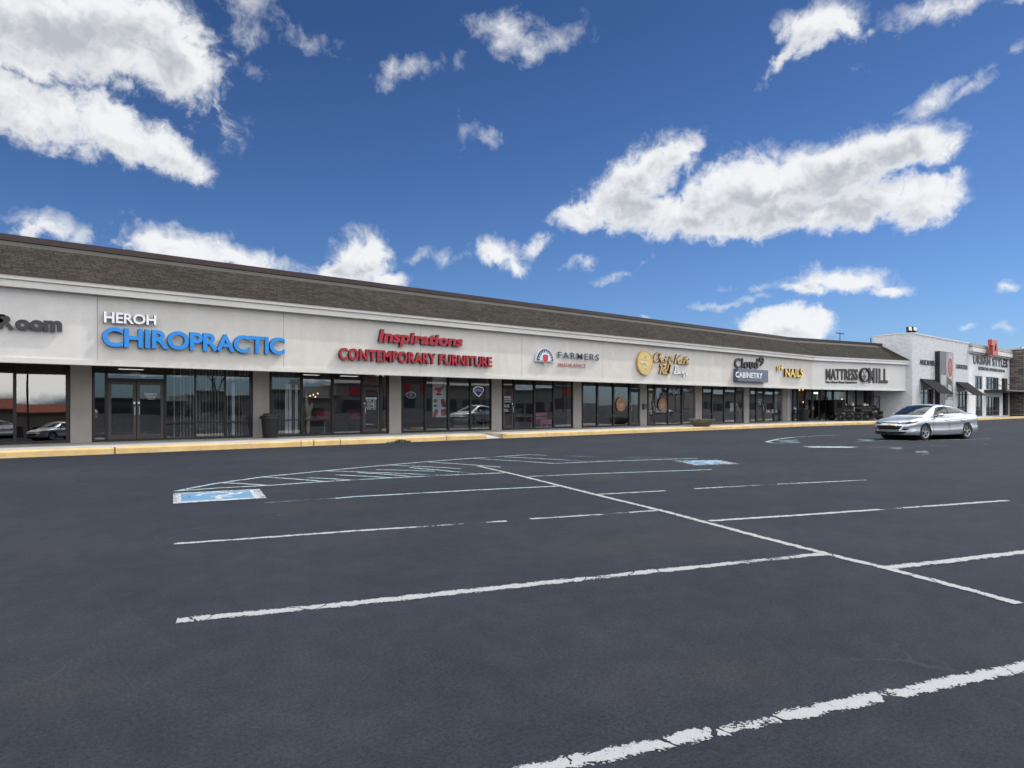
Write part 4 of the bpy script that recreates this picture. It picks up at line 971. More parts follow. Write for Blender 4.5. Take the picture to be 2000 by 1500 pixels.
mb = MB(); mb.tube([(pA + .8, UD - 1.36, .5), (pA + .8, UD - 1.36, WU.z(1980, 766))], .06, 8); mb.build('canopy_post', M['steel'], U, smooth=True)
# continuing white wall beyond the pier
mb = MB(); uq(mb, pB, 126, ZB, ZC - .2); mb.build('far_wall', M['wplain'], U, recalc=False)
mb = MB(); mb.box(WU.s(1997), WU.s(2030), UD - .03, UD - .004, .42, WU.z(1997, 768)); mb.build('far_window', M['ublack'], U)
# signs on it
r = root('letter_sign', (WU.s(1810), UD - .05, WU.z(1810, 707)), 'small black letters reading American Made on white brick', 'sign')
letters('lettering', WU, 'AMERICAN MADE', 1796, 1825, 702, 712.3, [blackl, blackr], r, rot=(704.5, 715), bold=.0, depth=.03, gap=.01)
r = root('letter_sign', (WU.s(1878), UD - .05, WU.z(1878, 715)), 'small black letters reading Custom Sofas right of the tall mural panel', 'sign')
letters('lettering', WU, 'CUSTOM SOFAS', 1866.5, 1889, 711, 719.3, [blackl, blackr], r, rot=(713.5, 722), bold=.0, depth=.03, gap=.01)
r = root('letter_sign', (WU.s(1930), UD - .05, WU.z(1930, 705)), 'large black Urban Styles letters over a strip of smaller words', 'sign')
letters('lettering', WU, 'URBAN STYLES', 1900.5, 1967, 693.5, 710.3, [blackl, blackr], r, rot=(702, 718.5), bold=.026, depth=.03, gap=.03, space=1.15)
letters('lettering', WU, 'FURNITURE INTERIOR DESIGN', 1910.5, 1961, 715.5, 722.4, [brown_l, blackr], r, rot=(722.3, 727.5), bold=.01, depth=.03, gap=.03)
# red interlocking emblem on the cornice
r = root('emblem_sign', (WU.s(1935), UD - .6, WU.z(1935, 690)), 'red block emblem standing up from the pale cornice', 'sign')
WE = Wall(0, UD - .62); mb = MB()
def ep(pl): mb.prism([(WE.s(x), WE.z(1936, y)) for x, y in pl], UD - .95, UD - .60)
ep([(1929.5, 664.5), (1940, 664.5), (1940, 671.5), (1937, 671.5), (1937, 676), (1929.5, 676)]); ep([(1940, 664.5), (1941, 664.5), (1941, 680), (1938.6, 680), (1938.6, 671.5), (1940, 671.5)]); ep([(1932, 676.01), (1935, 676.01), (1935, 694), (1932, 694)]); ep([(1935, 686), (1942, 686), (1942, 694), (1935, 694)]); ep([(1938.6, 680.01), (1942, 680.01), (1942, 685.99), (1938.6, 685.99)])
mb.build('emblem_block', P_('emblem_red', (.40, .04, .04)), r)
mb = MB(); mb.box(WE.s(1935), WE.s(1938.6), UD - .75, UD - .62, WE.z(1936, 686), WE.z(1936, 671.5)); mb.build('emblem_core', P_('emblem_dark_red', (.10, .012, .012)), r)
# tall mural panel: one deep box with a printed front
r = root('mural_panel', (WU.s(1850), UD - .3, 4), 'tall dark framed mural panel with a round red badge between the awnings', 'sign')
dP = .38; WM = Wall(0, UD - dP); xa, xb = WM.s(1836), WM.s(1861.5); zt_, zb_ = WM.z(1836, 685.5), .45
mb = MB(); mb.box(xa - .06, xb + .06, UD - dP, UD - .005, zb_, zt_); mb.build('panel_frame', M['ublack'], r)
xm = xa + (xb - xa) * .46
def mr(name, pl, mm, lift): mb = MB(); mb.prism(pl, UD - dP - lift, UD - dP - lift + .003 if lift > .004 else UD - dP - .0005); return mb.build(name, mm, r)
gA_, gB_ = mat('mural_grey', (.085, .095, .105), .5, var=.2, scale=1.2), mat('mural_pale_grey', (.24, .26, .28), .5, var=.45, scale=1.0)
mr('printed_picture', [(xa, zb_ + .1), (xm, zb_ + .1), (xm, zt_ - .06), (xa, zt_ - .06)], gA_, .004); mr('printed_picture', [(xm + .002, zb_ + .1), (xb, zb_ + .1), (xb, zt_ - .06), (xm + .002, zt_ - .06)], gB_, .004)
bx_, bz_ = (xm + xb) / 2 + .1, zt_ - 1.35; n = 28; el_ = lambda k, rr: [(bx_ + (xb - xm) * .43 * rr * math.cos(2 * math.pi * i / n), bz_ + 1.05 * rr * math.sin(2 * math.pi * i / n)) for i in range(n)]
mr('badge', el_(0, 1), mat('badge_pink', (.62, .33, .30), .5), .010); mr('badge', el_(0, .82), mat('badge_dark', (.16, .06, .06), .5), .015); mr('badge', el_(0, .5), mat('badge_red', (.36, .10, .09), .5), .020)
pal = mat('mural_light_shape', (.34, .36, .38), .5); dk = mat('mural_dark_shape', (.035, .04, .045), .5)
mr('printed_shape', [(xa + .2, 3.3), (xm - .05, 3.3), (xm - .05, 4.2), (xa + .2, 4.2)], pal, .009)
mr('printed_shape', [(xm + .1, 2.2), (xb - .1, 2.3), (xb - .25, 3.6), (xm + .5, 4.4), (xm + .15, 3.7)], dk, .009); mr('printed_shape', [(xm + .3, 2.5), (xb - .4, 2.6), (xb - .5, 3.3), (xm + .5, 3.4)], pal, .014)
mr('printed_shape', [(xm - .3, 1.55), (xb - .1, 1.5), (xb - .1, 1.95), (xm - .2, 2.0)], pal, .0112)
# roof floodlight on the corner and smaller ones
def flood(x, y, z, sc, label, rz):
    r = root('floodlight', (x, y, z), label, 'floodlight', rz=rz); r.scale = (sc,) * 3; mb = MB()
    mb.tube([(0, 0, 0), (0, 0, .28)], .035, 8); mb.tube([(-.22, 0, .28), (.22, 0, .28)], .03, 8); mb.build('bracket', M['ublack'], r)
    for sgn in (-1, 1):
        mb = MB(); pl = [(-.02, .02), (-.26, .16), (-.20, .52), (.04, .44)]
        mb.fr = lambda s, o, q, sgn=sgn: (sgn * .24 + (s * 1.0), o, q)
        mb.prism_s(pl, -.19, .19); h = mb.build('lamp_head', M['ublack'], r, bevel=.012)
        mb = MB(); mb.fr = lambda s, o, q, sgn=sgn: (sgn * .24 + s, o, q)
        mb.prism_s([(-.262, .17), (-.268, .17), (-.212, .49), (-.206, .49)], -.15, .15); mb.build('lens', mat('lamp_lens', (.75, .76, .66), .15), h)
flood(UT + .35, UD + .25, ZU + .10, 1.0, 'double floodlight head standing on the corner parapet of white brick building', -.5)
flood(pB - .4, UD - .6, zS + .14, .55, 'small floodlight on top of the stacked stone pier', -.2)
# ------------------------------------------------------------------ silver saloon car
def interp(tab, x):
    """smooth (monotone cubic-ish) table lookup; tab sorted by x"""
    if x <= tab[0][0]: return tab[0][1]
    for i in range(len(tab) - 1):
        if x <= tab[i + 1][0]:
            x0, y0 = tab[i]; x1, y1 = tab[i + 1]
            m0 = (y1 - tab[i - 1][1]) / (x1 - tab[i - 1][0]) if i > 0 else (y1 - y0) / (x1 - x0)
            m1 = (tab[i + 2][1] - y0) / (tab[i + 2][0] - x0) if i + 2 < len(tab) else (y1 - y0) / (x1 - x0)
            h = x1 - x0; t = (x - x0) / h
            return (2 * t**3 - 3 * t * t + 1) * y0 + (t**3 - 2 * t * t + t) * h * m0 + (-2 * t**3 + 3 * t * t) * y1 + (t**3 - t * t) * h * m1
    return tab[-1][1]
def carpaint(name, col, metal=.85):
    m, b, nt, out = newmat(name); pr = b.n('ShaderNodeBsdfPrincipled'); nt.links.new(pr.outputs[0], out.inputs['Surface'])
    pr.inputs['Base Color'].default_value = (*col, 1); pr.inputs['Metallic'].default_value = metal; pr.inputs['Roughness'].default_value = .30
    pr.inputs['Coat Weight'].default_value = 1.0; pr.inputs['Coat Roughness'].default_value = .03
    return m
CM = dict(paint=carpaint('silver_car_paint', (.50, .53, .57), .8), glass=mat('dark_car_glass', (.010, .014, .020), .04, spec=.35, var=0), rubber=mat('tyre_rubber', (.018, .018, .019), .8), alloy=mat('alloy_wheel', (.55, .56, .58), .3, metal=.9, var=.05),
          trim=mat('black_car_trim', (.008, .008, .009), .5, spec=.2), chrome=mat('chrome', (.75, .76, .78), .12, metal=1.0, var=0), lamp=mat('headlamp_lens', (.22, .23, .25), .15, metal=.3, var=.3, scale=12), red=mat('tail_lamp', (.35, .015, .02), .15, var=.1), well=mat('wheel_well_black', (.006, .006, .006), .9), amber=mat('amber_lens', (.16, .07, .03), .3), gold=mat('gold_emblem', (.60, .42, .10), .3, metal=.6), plate=mat('number_plate_white', (.6, .6, .62), .5))
TOPZ = [(-2.46, .93), (-2.42, 1.02), (-2.30, 1.065), (-1.9, 1.075), (-1.0, 1.02), (0, .975), (.9, .965), (1.3, .945), (1.75, .895), (2.10, .82), (2.30, .745), (2.42, .66), (2.46, .58)]
BOTZ = [(-2.46, .42), (-2.40, .32), (-2.2, .25), (-1.4, .20), (0, .175), (1.4, .18), (2.1, .20), (2.36, .22), (2.46, .28)]
HALFW = [(-2.46, .66), (-2.40, .76), (-2.2, .855), (-1.8, .905), (-1.2, .925), (-.4, .915), (.6, .915), (1.3, .925), (1.75, .90), (2.05, .845), (2.25, .76), (2.38, .64), (2.46, .46)]
ROOFZ = [(-2.05, 1.07), (-1.75, 1.17), (-1.35, 1.295), (-.9, 1.395), (-.4, 1.445), (.0, 1.450), (.35, 1.415), (.7, 1.285), (1.05, 1.12), (1.35, .955)]
ROOFW = [(-2.05, .62), (-1.5, .60), (-.9, .60), (0, .605), (.35, .61), (.8, .66), (1.35, .74)]
BELTW = [(-2.05, .70), (-1.5, .82), (-.8, .845), (.5, .845), (1.0, .83), (1.35, .80)]
def make_car(loc, heading, paint_, label, group=None, plate=True):
    R0 = root('parked_car', (0, 0, 0), label, 'car', group)
    # --- lower body, closed loft
    N = 46; xs = [-2.46 + 4.92 * (.5 - .5 * math.cos(math.pi * i / N)) * .5 + 4.92 * .5 * i / N for i in range(N + 1)]
    sec = []
    for x in xs:
        zt_, zb_, w = interp(TOPZ, x), interp(BOTZ, x), interp(HALFW, x); h = zt_ - zb_
        half = [(0, zt_ + .02), (w * .38, zt_ + .016), (w * .70, zt_ - .002), (w * .875, zt_ - .035), (w * .955, zt_ - .10), (w * .985, zt_ - .18), (w * .975, zb_ + h * .60), (w * .965, zb_ + h * .50), (w * .985, zb_ + h * .32), (w * .99, zb_ + h * .17), (w * .955, zb_ + .03), (w * .86, zb_)]
        if abs(x) > 2.2:
            k = (abs(x) - 2.2) / .26; half = [(p * (1 - .0 * k), q) for p, q in half]
        full = half + [(-p, q) for p, q in half[::-1][:-1]]; sec.append([(x, p, q) for p, q in full])
    mb = MB(); ids = [[mb.P(*q) for q in s] for s in sec]; n = len(ids[0])
    for a, c in zip(ids, ids[1:]):
        for k in range(n): mb.face((a[k], a[(k + 1) % n], c[(k + 1) % n], c[k]))
    mb.face(ids[0]); mb.face(ids[-1][::-1])
    body = mb.build('body', paint_, R0, smooth=True)
    # wheel arches cut out of it
    AX = (1.415, -1.415); RA = .365
    cut = MB()
    for ax in AX: cut.lathe((ax, -1.2, .335), [(RA, 0), (RA, 2.4)], 40, axis='y')
    co = cut.build('cutter', CM['well'], None); md = body.modifiers.new('b', 'BOOLEAN'); md.operation = 'DIFFERENCE'; md.object = co; md.solver = 'EXACT'
    dg = bpy.context.evaluated_depsgraph_get(); me = bpy.data.meshes.new_from_object(body.evaluated_get(dg)); body.modifiers.clear(); body.data = me; bpy.data.objects.remove(co)
    bm = bmesh.new(); bm.from_mesh(me); bv = BVHTree.FromBMesh(bm); bm.free()
    # --- cabin
    def cab(x, v):      # v 0..1 from the left belt over the roof to the right belt
        zr, wr, wb = interp(ROOFZ, x), interp(ROOFW, x), interp(BELTW, x); zb_ = interp(TOPZ, x) - .06
        P0, P1 = Vector((wb, zb_)), Vector((wr, max(zr - .035, zb_ + .01)))
        s_ = 1 if v < .5 else -1; u = v if v < .5 else 1 - v
        if u < .26: t = u / .26; q = P0.lerp(P1, t); q.x += .035 * math.sin(math.pi * t)
        else:
            t = (u - .26) / .24; y = P1.x * (1 - t); q = Vector((y, P1.y + (zr - P1.y + .022) * math.sin(t * math.pi / 2)))
        return Vector((x, s_ * q.x, q.y))
    mb = MB(); XS = [-2.05 + 3.4 * i / 40 for i in range(41)]; VS = [i / 32 for i in range(33)]
    g = [[mb.P(*cab(x, v)) for v in VS] for x in XS]
    for i in range(40):
        for j in range(32): mb.face((g[i][j], g[i + 1][j], g[i + 1][j + 1], g[i][j + 1]))
    mb.face(g[0][::-1]); mb.face(g[-1]); mb.build('roof', paint_, R0, smooth='all')
    def cpatch(name, xf, v0, v1, m_, nu=12, nv=8, lift=.008):
        """patch on the cabin between xf(v)=(x0,x1)"""
        mb = MB()
        def pt(a, c):
            v = v0 + (v1 - v0) * c; x0, x1 = xf(c); x = x0 + (x1 - x0) * a; p = cab(x, v); d = (cab(x + .01, v) - cab(x - .01, v)).cross(cab(x, min(1, v + .005)) - cab(x, max(0, v - .005))).normalized()
            if d.dot(Vector((0, p.y, p.z - .7))) < 0: d = -d
            return p + d * lift
        gg = [[mb.P(*pt(a / nu, c / nv)) for c in range(nv + 1)] for a in range(nu + 1)]
        for i in range(nu):
            for j in range(nv): mb.face((gg[i][j], gg[i + 1][j], gg[i + 1][j + 1], gg[i][j + 1]))
        return mb.build(name, m_, R0, smooth='all', recalc=False)
    cpatch('windscreen', lambda c: (1.28 - .10 * abs(2 * c - 1) ** 2, .42 - .05 * abs(2 * c - 1) ** 2), .285, .715, CM['glass'])
    cpatch('rear_window', lambda c: (-1.12, -1.98), .29, .71, CM['glass'])
    for s_ in (0, 1):
        vv = (lambda a: a) if s_ == 0 else (lambda a: 1 - a)
        cpatch('side_window', lambda c: (.86 - .42 * c, -.16), vv(.075), vv(.232), CM['glass']); cpatch('side_window', lambda c: (-.24, -1.02), vv(.075), vv(.232), CM['glass']); cpatch('side_window', lambda c: (-1.06, -1.60 + .42 * c), vv(.085), vv(.225), CM['glass'], nu=6)
        cpatch('window_pillar', lambda c: (-.15, -.25), vv(.070), vv(.240), CM['trim'], nu=2, lift=.006); cpatch('window_chrome', lambda c: (.93, -1.70), vv(.052), vv(.070), CM['chrome'], nv=1, nu=24, lift=.010)
    # --- things laid on the body by projection
    def hit(o, d):
        r = bv.ray_cast(Vector(o), Vector(d)); return r[0]
    def lay(name, lo, hi, d, m_, par, nu=10, lift=.008, nv=3):
        """band between two polylines given in the plane across direction d ('f' front: (y,z); 'l' / 'r' side: (x,z); 't' top: (x,y))"""
        mb = MB(); D = {'f': (-1, 0, 0), 'l': (0, -1, 0), 'r': (0, 1, 0), 't': (0, 0, -1), 'b': (1, 0, 0)}[d]
        def pl(P, t):
            t *= len(P) - 1; i = min(int(t), len(P) - 2); return Vector(P[i]).lerp(Vector(P[i + 1]), t - i)
        rows = []
        for a in range(nu + 1):
            row = []
            for c in range(nv + 1):
                q = pl(lo, a / nu).lerp(pl(hi, a / nu), c / nv)
                o = {'f': (4, q.x, q.y), 'l': (q.x, 3, q.y), 'r': (q.x, -3, q.y), 't': (q.x, q.y, 4), 'b': (-4, q.x, q.y)}[d]; h = hit(o, D)
                if h is None: h = Vector(o) + Vector(D) * {'f': 1.6, 'b': 1.6, 'l': 2.08, 'r': 2.08, 't': 3.1}[d]
                row.append(mb.P(*(h - Vector(D) * lift)))
            rows.append(row)
        for i in range(nu):
            for j in range(nv): mb.face((rows[i][j], rows[i + 1][j], rows[i + 1][j + 1], rows[i][j + 1]))
        return mb.build(name, m_, par, smooth='all', recalc=False)
    def sym(P): return [(-y, z) for y, z in P[::-1]] + P
    lay('upper_grille', sym([(.0, .675), (.30, .672), (.50, .668)]), sym([(.0, .725), (.30, .724), (.52, .70)]), 'f', CM['trim'], R0, 16)
    lay('grille_chrome', sym([(0, .652), (.52, .650)]), sym([(0, .668), (.53, .664)]), 'f', CM['chrome'], R0, 16, lift=.014)
    lay('lower_grille', sym([(0, .435), (.34, .437), (.48, .47)]), sym([(0, .600), (.40, .600), (.56, .58)]), 'f', CM['trim'], R0, 16)
    lay('front_air_dam', sym([(0, .255), (.40, .262), (.66, .29)]), sym([(0, .345), (.42, .35), (.68, .36)]), 'f', CM['trim'], R0, 16)
    lay('gold_badge', [(-.075, .60), (-.03, .612), (.03, .612), (.075, .60)], [(-.075, .652), (-.03, .640), (.03, .640), (.075, .652)], 'f', CM['gold'], R0, 6, lift=.022)
    if plate: lay('number_plate', [(-.16, .46), (.16, .46)], [(-.16, .54), (.16, .54)], 'f', CM['trim'], R0, 4, lift=.02)
    for sg in (1, -1):
        P = lambda L: [(sg * y, z) for y, z in L]
        h = lay('headlight', P([(.50, .665), (.62, .66), (.76, .675), (.845, .72)]), P([(.52, .725), (.64, .735), (.77, .765), (.855, .785)]), 'f', CM['trim'], R0, 14, lift=.012)
        lay('lamp_lens', P([(.55, .682), (.64, .682)]), P([(.56, .718), (.64, .728)]), 'f', CM['lamp'], h, 6, lift=.018); lay('turn_lens', P([(.76, .70), (.835, .735)]), P([(.765, .745), (.84, .775)]), 'f', CM['amber'], h, 5, lift=.018)
        lay('fog_light', P([(.56, .405), (.72, .43)]), P([(.57, .475), (.735, .485)]), 'f', CM['trim'], R0, 6, lift=.012)
        lay('tail_light', P([(.45, .86), (.70, .86), (.80, .87)]), P([(.45, .95), (.68, .99), (.79, 1.0)]), 'b', CM['red'], R0, 8, lift=.012)
        sd = 'l' if sg > 0 else 'r'
        lay('tail_light', [(-2.28, .90), (-2.44, .88)], [(-2.20, .99), (-2.42, 1.0)], sd, CM['red'], R0, 6, lift=.010)
        for x0, x1 in ((.92, .90), (-.18, -.20), (-1.16, -1.02)):
            lay('door_seam', [(x0, .86), (x0 + .03, .55), (x1 + .02, .28)], [(x0 - .016, .86), (x0 + .014, .55), (x1 + .004, .28)], sd, CM['trim'], R0, 12, lift=.003, nv=1)
        lay('side_sill', [(.98, .205), (0, .195), (-1.0, .21)], [(.98, .235), (0, .232), (-1.0, .25)], sd, CM['trim'], R0, 20, lift=.004, nv=1)
        for x0 in (-.02, -1.02):
            hm = MB(); yh = hit((x0, 3 * sg, .80), (0, -sg, 0)).y
            hm.tube([(x0 + .11, yh - .005 * sg, .80), (x0 + .08, yh + .035 * sg, .805), (x0 - .08, yh + .035 * sg, .812), (x0 - .11, yh - .005 * sg, .812)], .016, 8); hm.build('door_handle', CM['chrome'], R0, smooth=True)
        mm = MB(); c0 = Vector((.62, sg * .985, 1.02))
        prof = [(.02, -.12), (.055, -.10), (.075, -.02), (.075, .05), (.05, .11), (.015, .13)]
        mm.fr = lambda a, b_, c, c0=c0, sg=sg: (c0.x + .0 + a * .9, c0.y + b_ * 1.0, c0.z + c * .95); mm.lathe((0, 0, 0), prof, 14, axis='y'); mr_ = mm.build('door_mirror', paint_, R0, smooth='all')
        ms_ = MB(); ms_.tube([(.66, sg * .84, .955), (.64, sg * .93, .99)], .03, 6); ms_.build('mirror_arm', CM['trim'], mr_)
    lay('bonnet_seam', [(1.25, -.70), (2.08, -.56)], [(1.25, -.69), (2.08, -.55)], 't', CM['trim'], R0, 10, lift=.003, nv=1); lay('bonnet_seam', [(1.25, .70), (2.08, .56)], [(1.25, .69), (2.08, .55)], 't', CM['trim'], R0, 10, lift=.003, nv=1)
    fin = MB(); q = cab(-1.0, .5); fin.prism([(q.x - .10, q.z - .01), (q.x + .10, q.z - .01), (q.x - .02, q.z + .05), (q.x - .09, q.z + .065)], -.012, .012); fin.build('roof_antenna', paint_, R0)
    # --- wheels and wells
    for ax in AX:
        w = MB(); w.lathe((ax, -.70, .335), [(RA - .004, 0), (RA - .004, 1.40)], 32, axis='y'); w.build('wheel_well', CM['well'], R0, smooth=True)
        for sg in (1, -1):
            yo = sg * .895
            t = MB(); t.lathe((ax, 0, .332), [(.225, yo - sg * .03), (.235, yo - sg * .004), (.30, yo), (.322, yo - sg * .02), (.332, yo - sg * .05), (.332, yo - sg * .17), (.30, yo - sg * .20), (.225, yo - sg * .20)], 40, axis='y', cap=False); tyre = t.build('wheel', CM['rubber'], R0, smooth=True)
            rm = MB(); rm.lathe((ax, 0, .332), [(.228, yo - sg * .015), (.222, yo - sg * .005), (.205, yo - sg * .012), (.200, yo - sg * .12)], 40, axis='y', cap=False)
            for k in range(5):
                for dd in (-.17, .17):
                    t0 = 2 * math.pi * k / 5 + .3; u = Vector((math.cos(t0), math.sin(t0))); v = Vector((math.cos(t0 + dd), math.sin(t0 + dd))); A, B = u * .045, v * .207; n_ = Vector((-(B - A).y, (B - A).x)).normalized()
                    pts = [A - n_ * .020, B - n_ * .013, B + n_ * .013, A + n_ * .020]
                    rm.prism([(ax + p.x, .332 + p.y) for p in pts], yo - sg * .012, yo - sg * .05)
            rm.lathe((ax, 0, .332), [(.062, yo - sg * .008), (.062, yo - sg * .06)], 20, axis='y'); rm.build('rim', CM['alloy'], tyre, smooth=True)
            dk_ = MB(); dk_.lathe((ax, 0, .332), [(.20, yo - sg * .09), (.20, yo - sg * .12)], 24, axis='y'); dk_.build('brake_disc', CM['trim'], tyre)
    R0.location = loc; R0.rotation_euler = (0, 0, heading); R0.scale = (1.045,) * 3
    return R0
a = Vector(G(1805, 860)); c = Vector(G(1888, 857)); hd = (a - c).normalized(); side = Vector((-hd.y, hd.x))
mid_ = (a + c) / 2 - side * (.84 * 1.045)
CAR = make_car((mid_.x, mid_.y, 0), math.atan2(hd.y, hd.x), CM['paint'], 'silver four door saloon car parked alone on the asphalt facing left')
# ------------------------------------------------------------------ black show locomotive in front of the mattress shop
IRON = mat('black_painted_iron', (.013, .012, .012), .45, var=.3, scale=3, spec=.25, dirt=((.05, .032, .024), 4, .5)); WOODB = mat('dark_weathered_wood', (.055, .040, .034), .75, var=.3, scale=5)
BRASS = mat('dull_white_metal', (.42, .42, .39), .4, metal=.3)
Y0 = 55.6; TO = Y0 + .8          # it stands square to the line of sight from the car park, nose towards the kerb
def f3(s, o, z): return (SA * s + CA * o, -CA * s + SA * o, z)
ts = lambda px: (px - 1000) / F * Y0; tz = lambda px, py: EYE - (py - H0) * Y0 / F
Tr = root('show_locomotive', f3(ts(1680), TO, .26), 'old black steam locomotive display on the sidewalk before the white fascia shop', 'locomotive')
GZ = .265
x0, x1 = ts(1629), ts(1651); hw = .8
mb = MB(f3); mb.box(x0, x1, TO - hw, TO + hw, tz(1640, 806), tz(1640, 782)); mb.box(x0 - .1, x1 + .12, TO - hw - .1, TO + hw + .1, tz(1640, 782) + .002, tz(1640, 780.5)); mb.build('cab', IRON, Tr, bevel=.02)
mb = MB(f3); mb.box(ts(1635), ts(1645), TO - hw - .012, TO - hw - .001, tz(1640, 797), tz(1640, 786)); mb.build('cab_window', CM['glass'], Tr)
zc_ = (tz(1680, 793) + tz(1680, 804)) / 2; rb = abs(tz(1680, 793) - tz(1680, 804)) / 2 + .06
def fcyl(mb, px0, px1, r, z, o=TO, n=24):
    a, c = ts(px0), ts(px1); rr = []
    for s_ in (a, c): rr.append([mb.P(s_, o + r * math.cos(2 * math.pi * k / n), z + r * math.sin(2 * math.pi * k / n)) for k in range(n)])
    for k in range(n): mb.face((rr[0][k], rr[0][(k + 1) % n], rr[1][(k + 1) % n], rr[1][k]))
    mb.face(rr[0][::-1]); mb.face(rr[1])
mb = MB(f3); fcyl(mb, 1651, 1717, rb, zc_); 
for px in (1662, 1678, 1698): fcyl(mb, px, px + 1.2, rb + .025, zc_)
mb.build('boiler', IRON, Tr, smooth=True)
mb = MB(f3); fcyl(mb, 1717, 1720, rb * .96, zc_); fcyl(mb, 1720, 1721, rb * .6, zc_); mb.build('smokebox_door', IRON, Tr, smooth=True)
mb = MB(f3); mb.box(ts(1633), ts(1720), TO - .8, TO + .8, tz(1670, 806.2), tz(1670, 803.8)); mb.build('frame', IRON, Tr)
for a, c in ((1646, 1665), (1682, 1702)):
    mb = MB(f3); mb.box(ts(a), ts(c), TO - .86, TO - .62, tz(1670, 803), tz(1670, 799.8)); mb.build('side_tank', WOODB, Tr, bevel=.015)
for px, r_, h0, h1, tip in ((1661.5, .10, 792.5, 788, True), (1674, .16, 793, 786, False), (1697.5, .18, 793, 786.8, False), (1704, .11, 793, 788, True)):
    mb = MB(f3); z0_, z1_ = tz(px, h0 + 1), tz(px, h1); mb.lathe((ts(px), TO, 0), [(r_, z0_), (r_, z0_ + (z1_ - z0_) * .55), (r_ * .75, z0_ + (z1_ - z0_) * .85), (.02 if tip else r_ * .4, z1_)], 14); mb.build('steam_dome', BRASS, Tr, smooth=True)
mb = MB(f3); mb.tube([(ts(1674), TO - rb - .03, tz(1674, 795)), (ts(1674), TO - rb - .03, tz(1674, 804))], .05, 8); mb.build('steam_pipe', BRASS, Tr, smooth=True)
mb = MB(f3); px = 1711; mb.lathe((ts(px), TO, 0), [(.15, tz(px, 794)), (.12, tz(px, 788)), (.13, tz(px, 780)), (.18, tz(px, 775)), (.15, tz(px, 774))], 18); mb.build('chimney', IRON, Tr, smooth=True)
mb = MB(f3); A = (ts(1710.5), TO - .3, tz(1711, 774)); B = (ts(1724), TO - .3, tz(1724, 774.3)); C_ = (ts(1724), TO - .3, tz(1724, 800)); D_ = (ts(1717), TO - .3, tz(1717, 795))
mb.tube([A, B], .05, 6); mb.tube([B, C_], .05, 6); mb.tube([(B[0], B[1], B[2] - .15), D_], .035, 6); mb.tube([C_, D_], .04, 6); mb.build('hoist_frame', IRON, Tr)
mb = MB(f3); mb.lathe((ts(1724), TO, 0), [(.16, tz(1724, 797)), (.22, tz(1724, 800)), (.22, tz(1724, 803)), (.1, tz(1724, 804))], 12); mb.build('headlamp', IRON, Tr, smooth=True)
zt_, rw = tz(1660, 814), 0.0; rw = zt_ - GZ
for px in (1642, 1658.7, 1676, 1693.5):
    for sd in (-1, 1):
        mb = MB(f3); c = (ts(px), 0, GZ + rw); y = TO + sd * .74
        n = 28
        for k in range(n):
            t0, t1 = 2 * math.pi * k / n, 2 * math.pi * (k + 1) / n
            mb.prism([(c[0] + f * rw * math.cos(t), c[2] + f * rw * math.sin(t)) for f, t in ((1, t0), (1, t1), (.78, t1), (.78, t0))], y - .06, y + .06)
        for k in range(10):
            t = 2 * math.pi * k / 10; u = Vector((math.cos(t), math.sin(t))); n_ = Vector((-u.y, u.x)) * .025
            mb.prism([(c[0] + q.x, c[2] + q.y) for q in (u * rw * .2 - n_, u * rw * .8 - n_, u * rw * .8 + n_, u * rw * .2 + n_)], y - .035, y + .035)
        wh = mb.build('drive_wheel', IRON, Tr)
        m2 = MB(f3); m2.lathe((c[0], y, c[2]), [(rw * .28, -.09), (rw * .28, .09)], 16, axis='y'); m2.build('wheel_hub', mat('grey_hub', (.16, .16, .16), .5), wh, smooth=True)
mb = MB(f3); mb.box(ts(1642), ts(1693.5), TO - .88, TO - .82, GZ + rw - .05, GZ + rw + .04); mb.build('coupling_rod', IRON, Tr)
mb = MB(f3); fcyl(mb, 1702, 1713, .30, GZ + .55, TO - .62, 18); mb.build('cylinder', IRON, Tr, smooth=True)
mb = MB(f3); mb.box(ts(1719), ts(1723), TO - .95, TO + .95, tz(1720, 809), tz(1720, 803)); mb.build('buffer_beam', IRON, Tr)
mb = MB(f3)
for k in range(9):
    o = TO - .85 + k * .2125; mb.tube([(ts(1722), o, tz(1720, 808)), (ts(1730), TO + (o - TO) * .5, GZ + .06)], .035, 6)
mb.build('cowcatcher', IRON, Tr)

# ------------------------------------------------------------------ bins, planter, mailbox
def bin_(loc, h, r, label, liner, m_=None):
    b0 = root('rubbish_bin', loc, label, 'rubbish bin'); m_ = m_ or M['black']; c = loc
    mb = MB(); mb.lathe(c, [(r * .78, 0), (r * .80, .03), (r * .96, h * .80), (r * .98, h * .82)], 28); mb.build('bin_body', m_, b0, smooth=True)
    mb = MB(); mb.lathe(c, [(r * .99, h * .80), (r * 1.14, h * .805), (r * 1.16, h * .87), (r * 1.06, h * .93), (r * .80, h * .95), (r * .70, h * .90)], 28, cap=False); mb.build('bin_rim', m_, b0, smooth=True)
    mb = MB(); rnd = random.Random(9); n = 22
    pr = [[(c[0] + r * k * math.cos(2 * math.pi * i / n), c[1] + r * k * math.sin(2 * math.pi * i / n), c[2] + h * (z + (rnd.uniform(-.02, .07) if z > .95 else 0))) for i in range(n)] for k, z in ((.84, .93), (.82, 1.0), (.55, .99), (.40, .86))]
    ids = [[mb.P(*q) for q in rr] for rr in pr]
    for a, d in zip(ids, ids[1:]):
        for i in range(n): mb.face((a[i], a[(i + 1) % n], d[(i + 1) % n], d[i]))
    mb.face(ids[-1]); mb.build('bin_liner', liner, b0, smooth='all')
    return b0
LIN = mat('grey_bin_liner', (.07, .07, .075), .35, var=.4, scale=20)
yb = DG - .75; xb = s1(528, yb); hB = z1(528, 809, yb) - .2
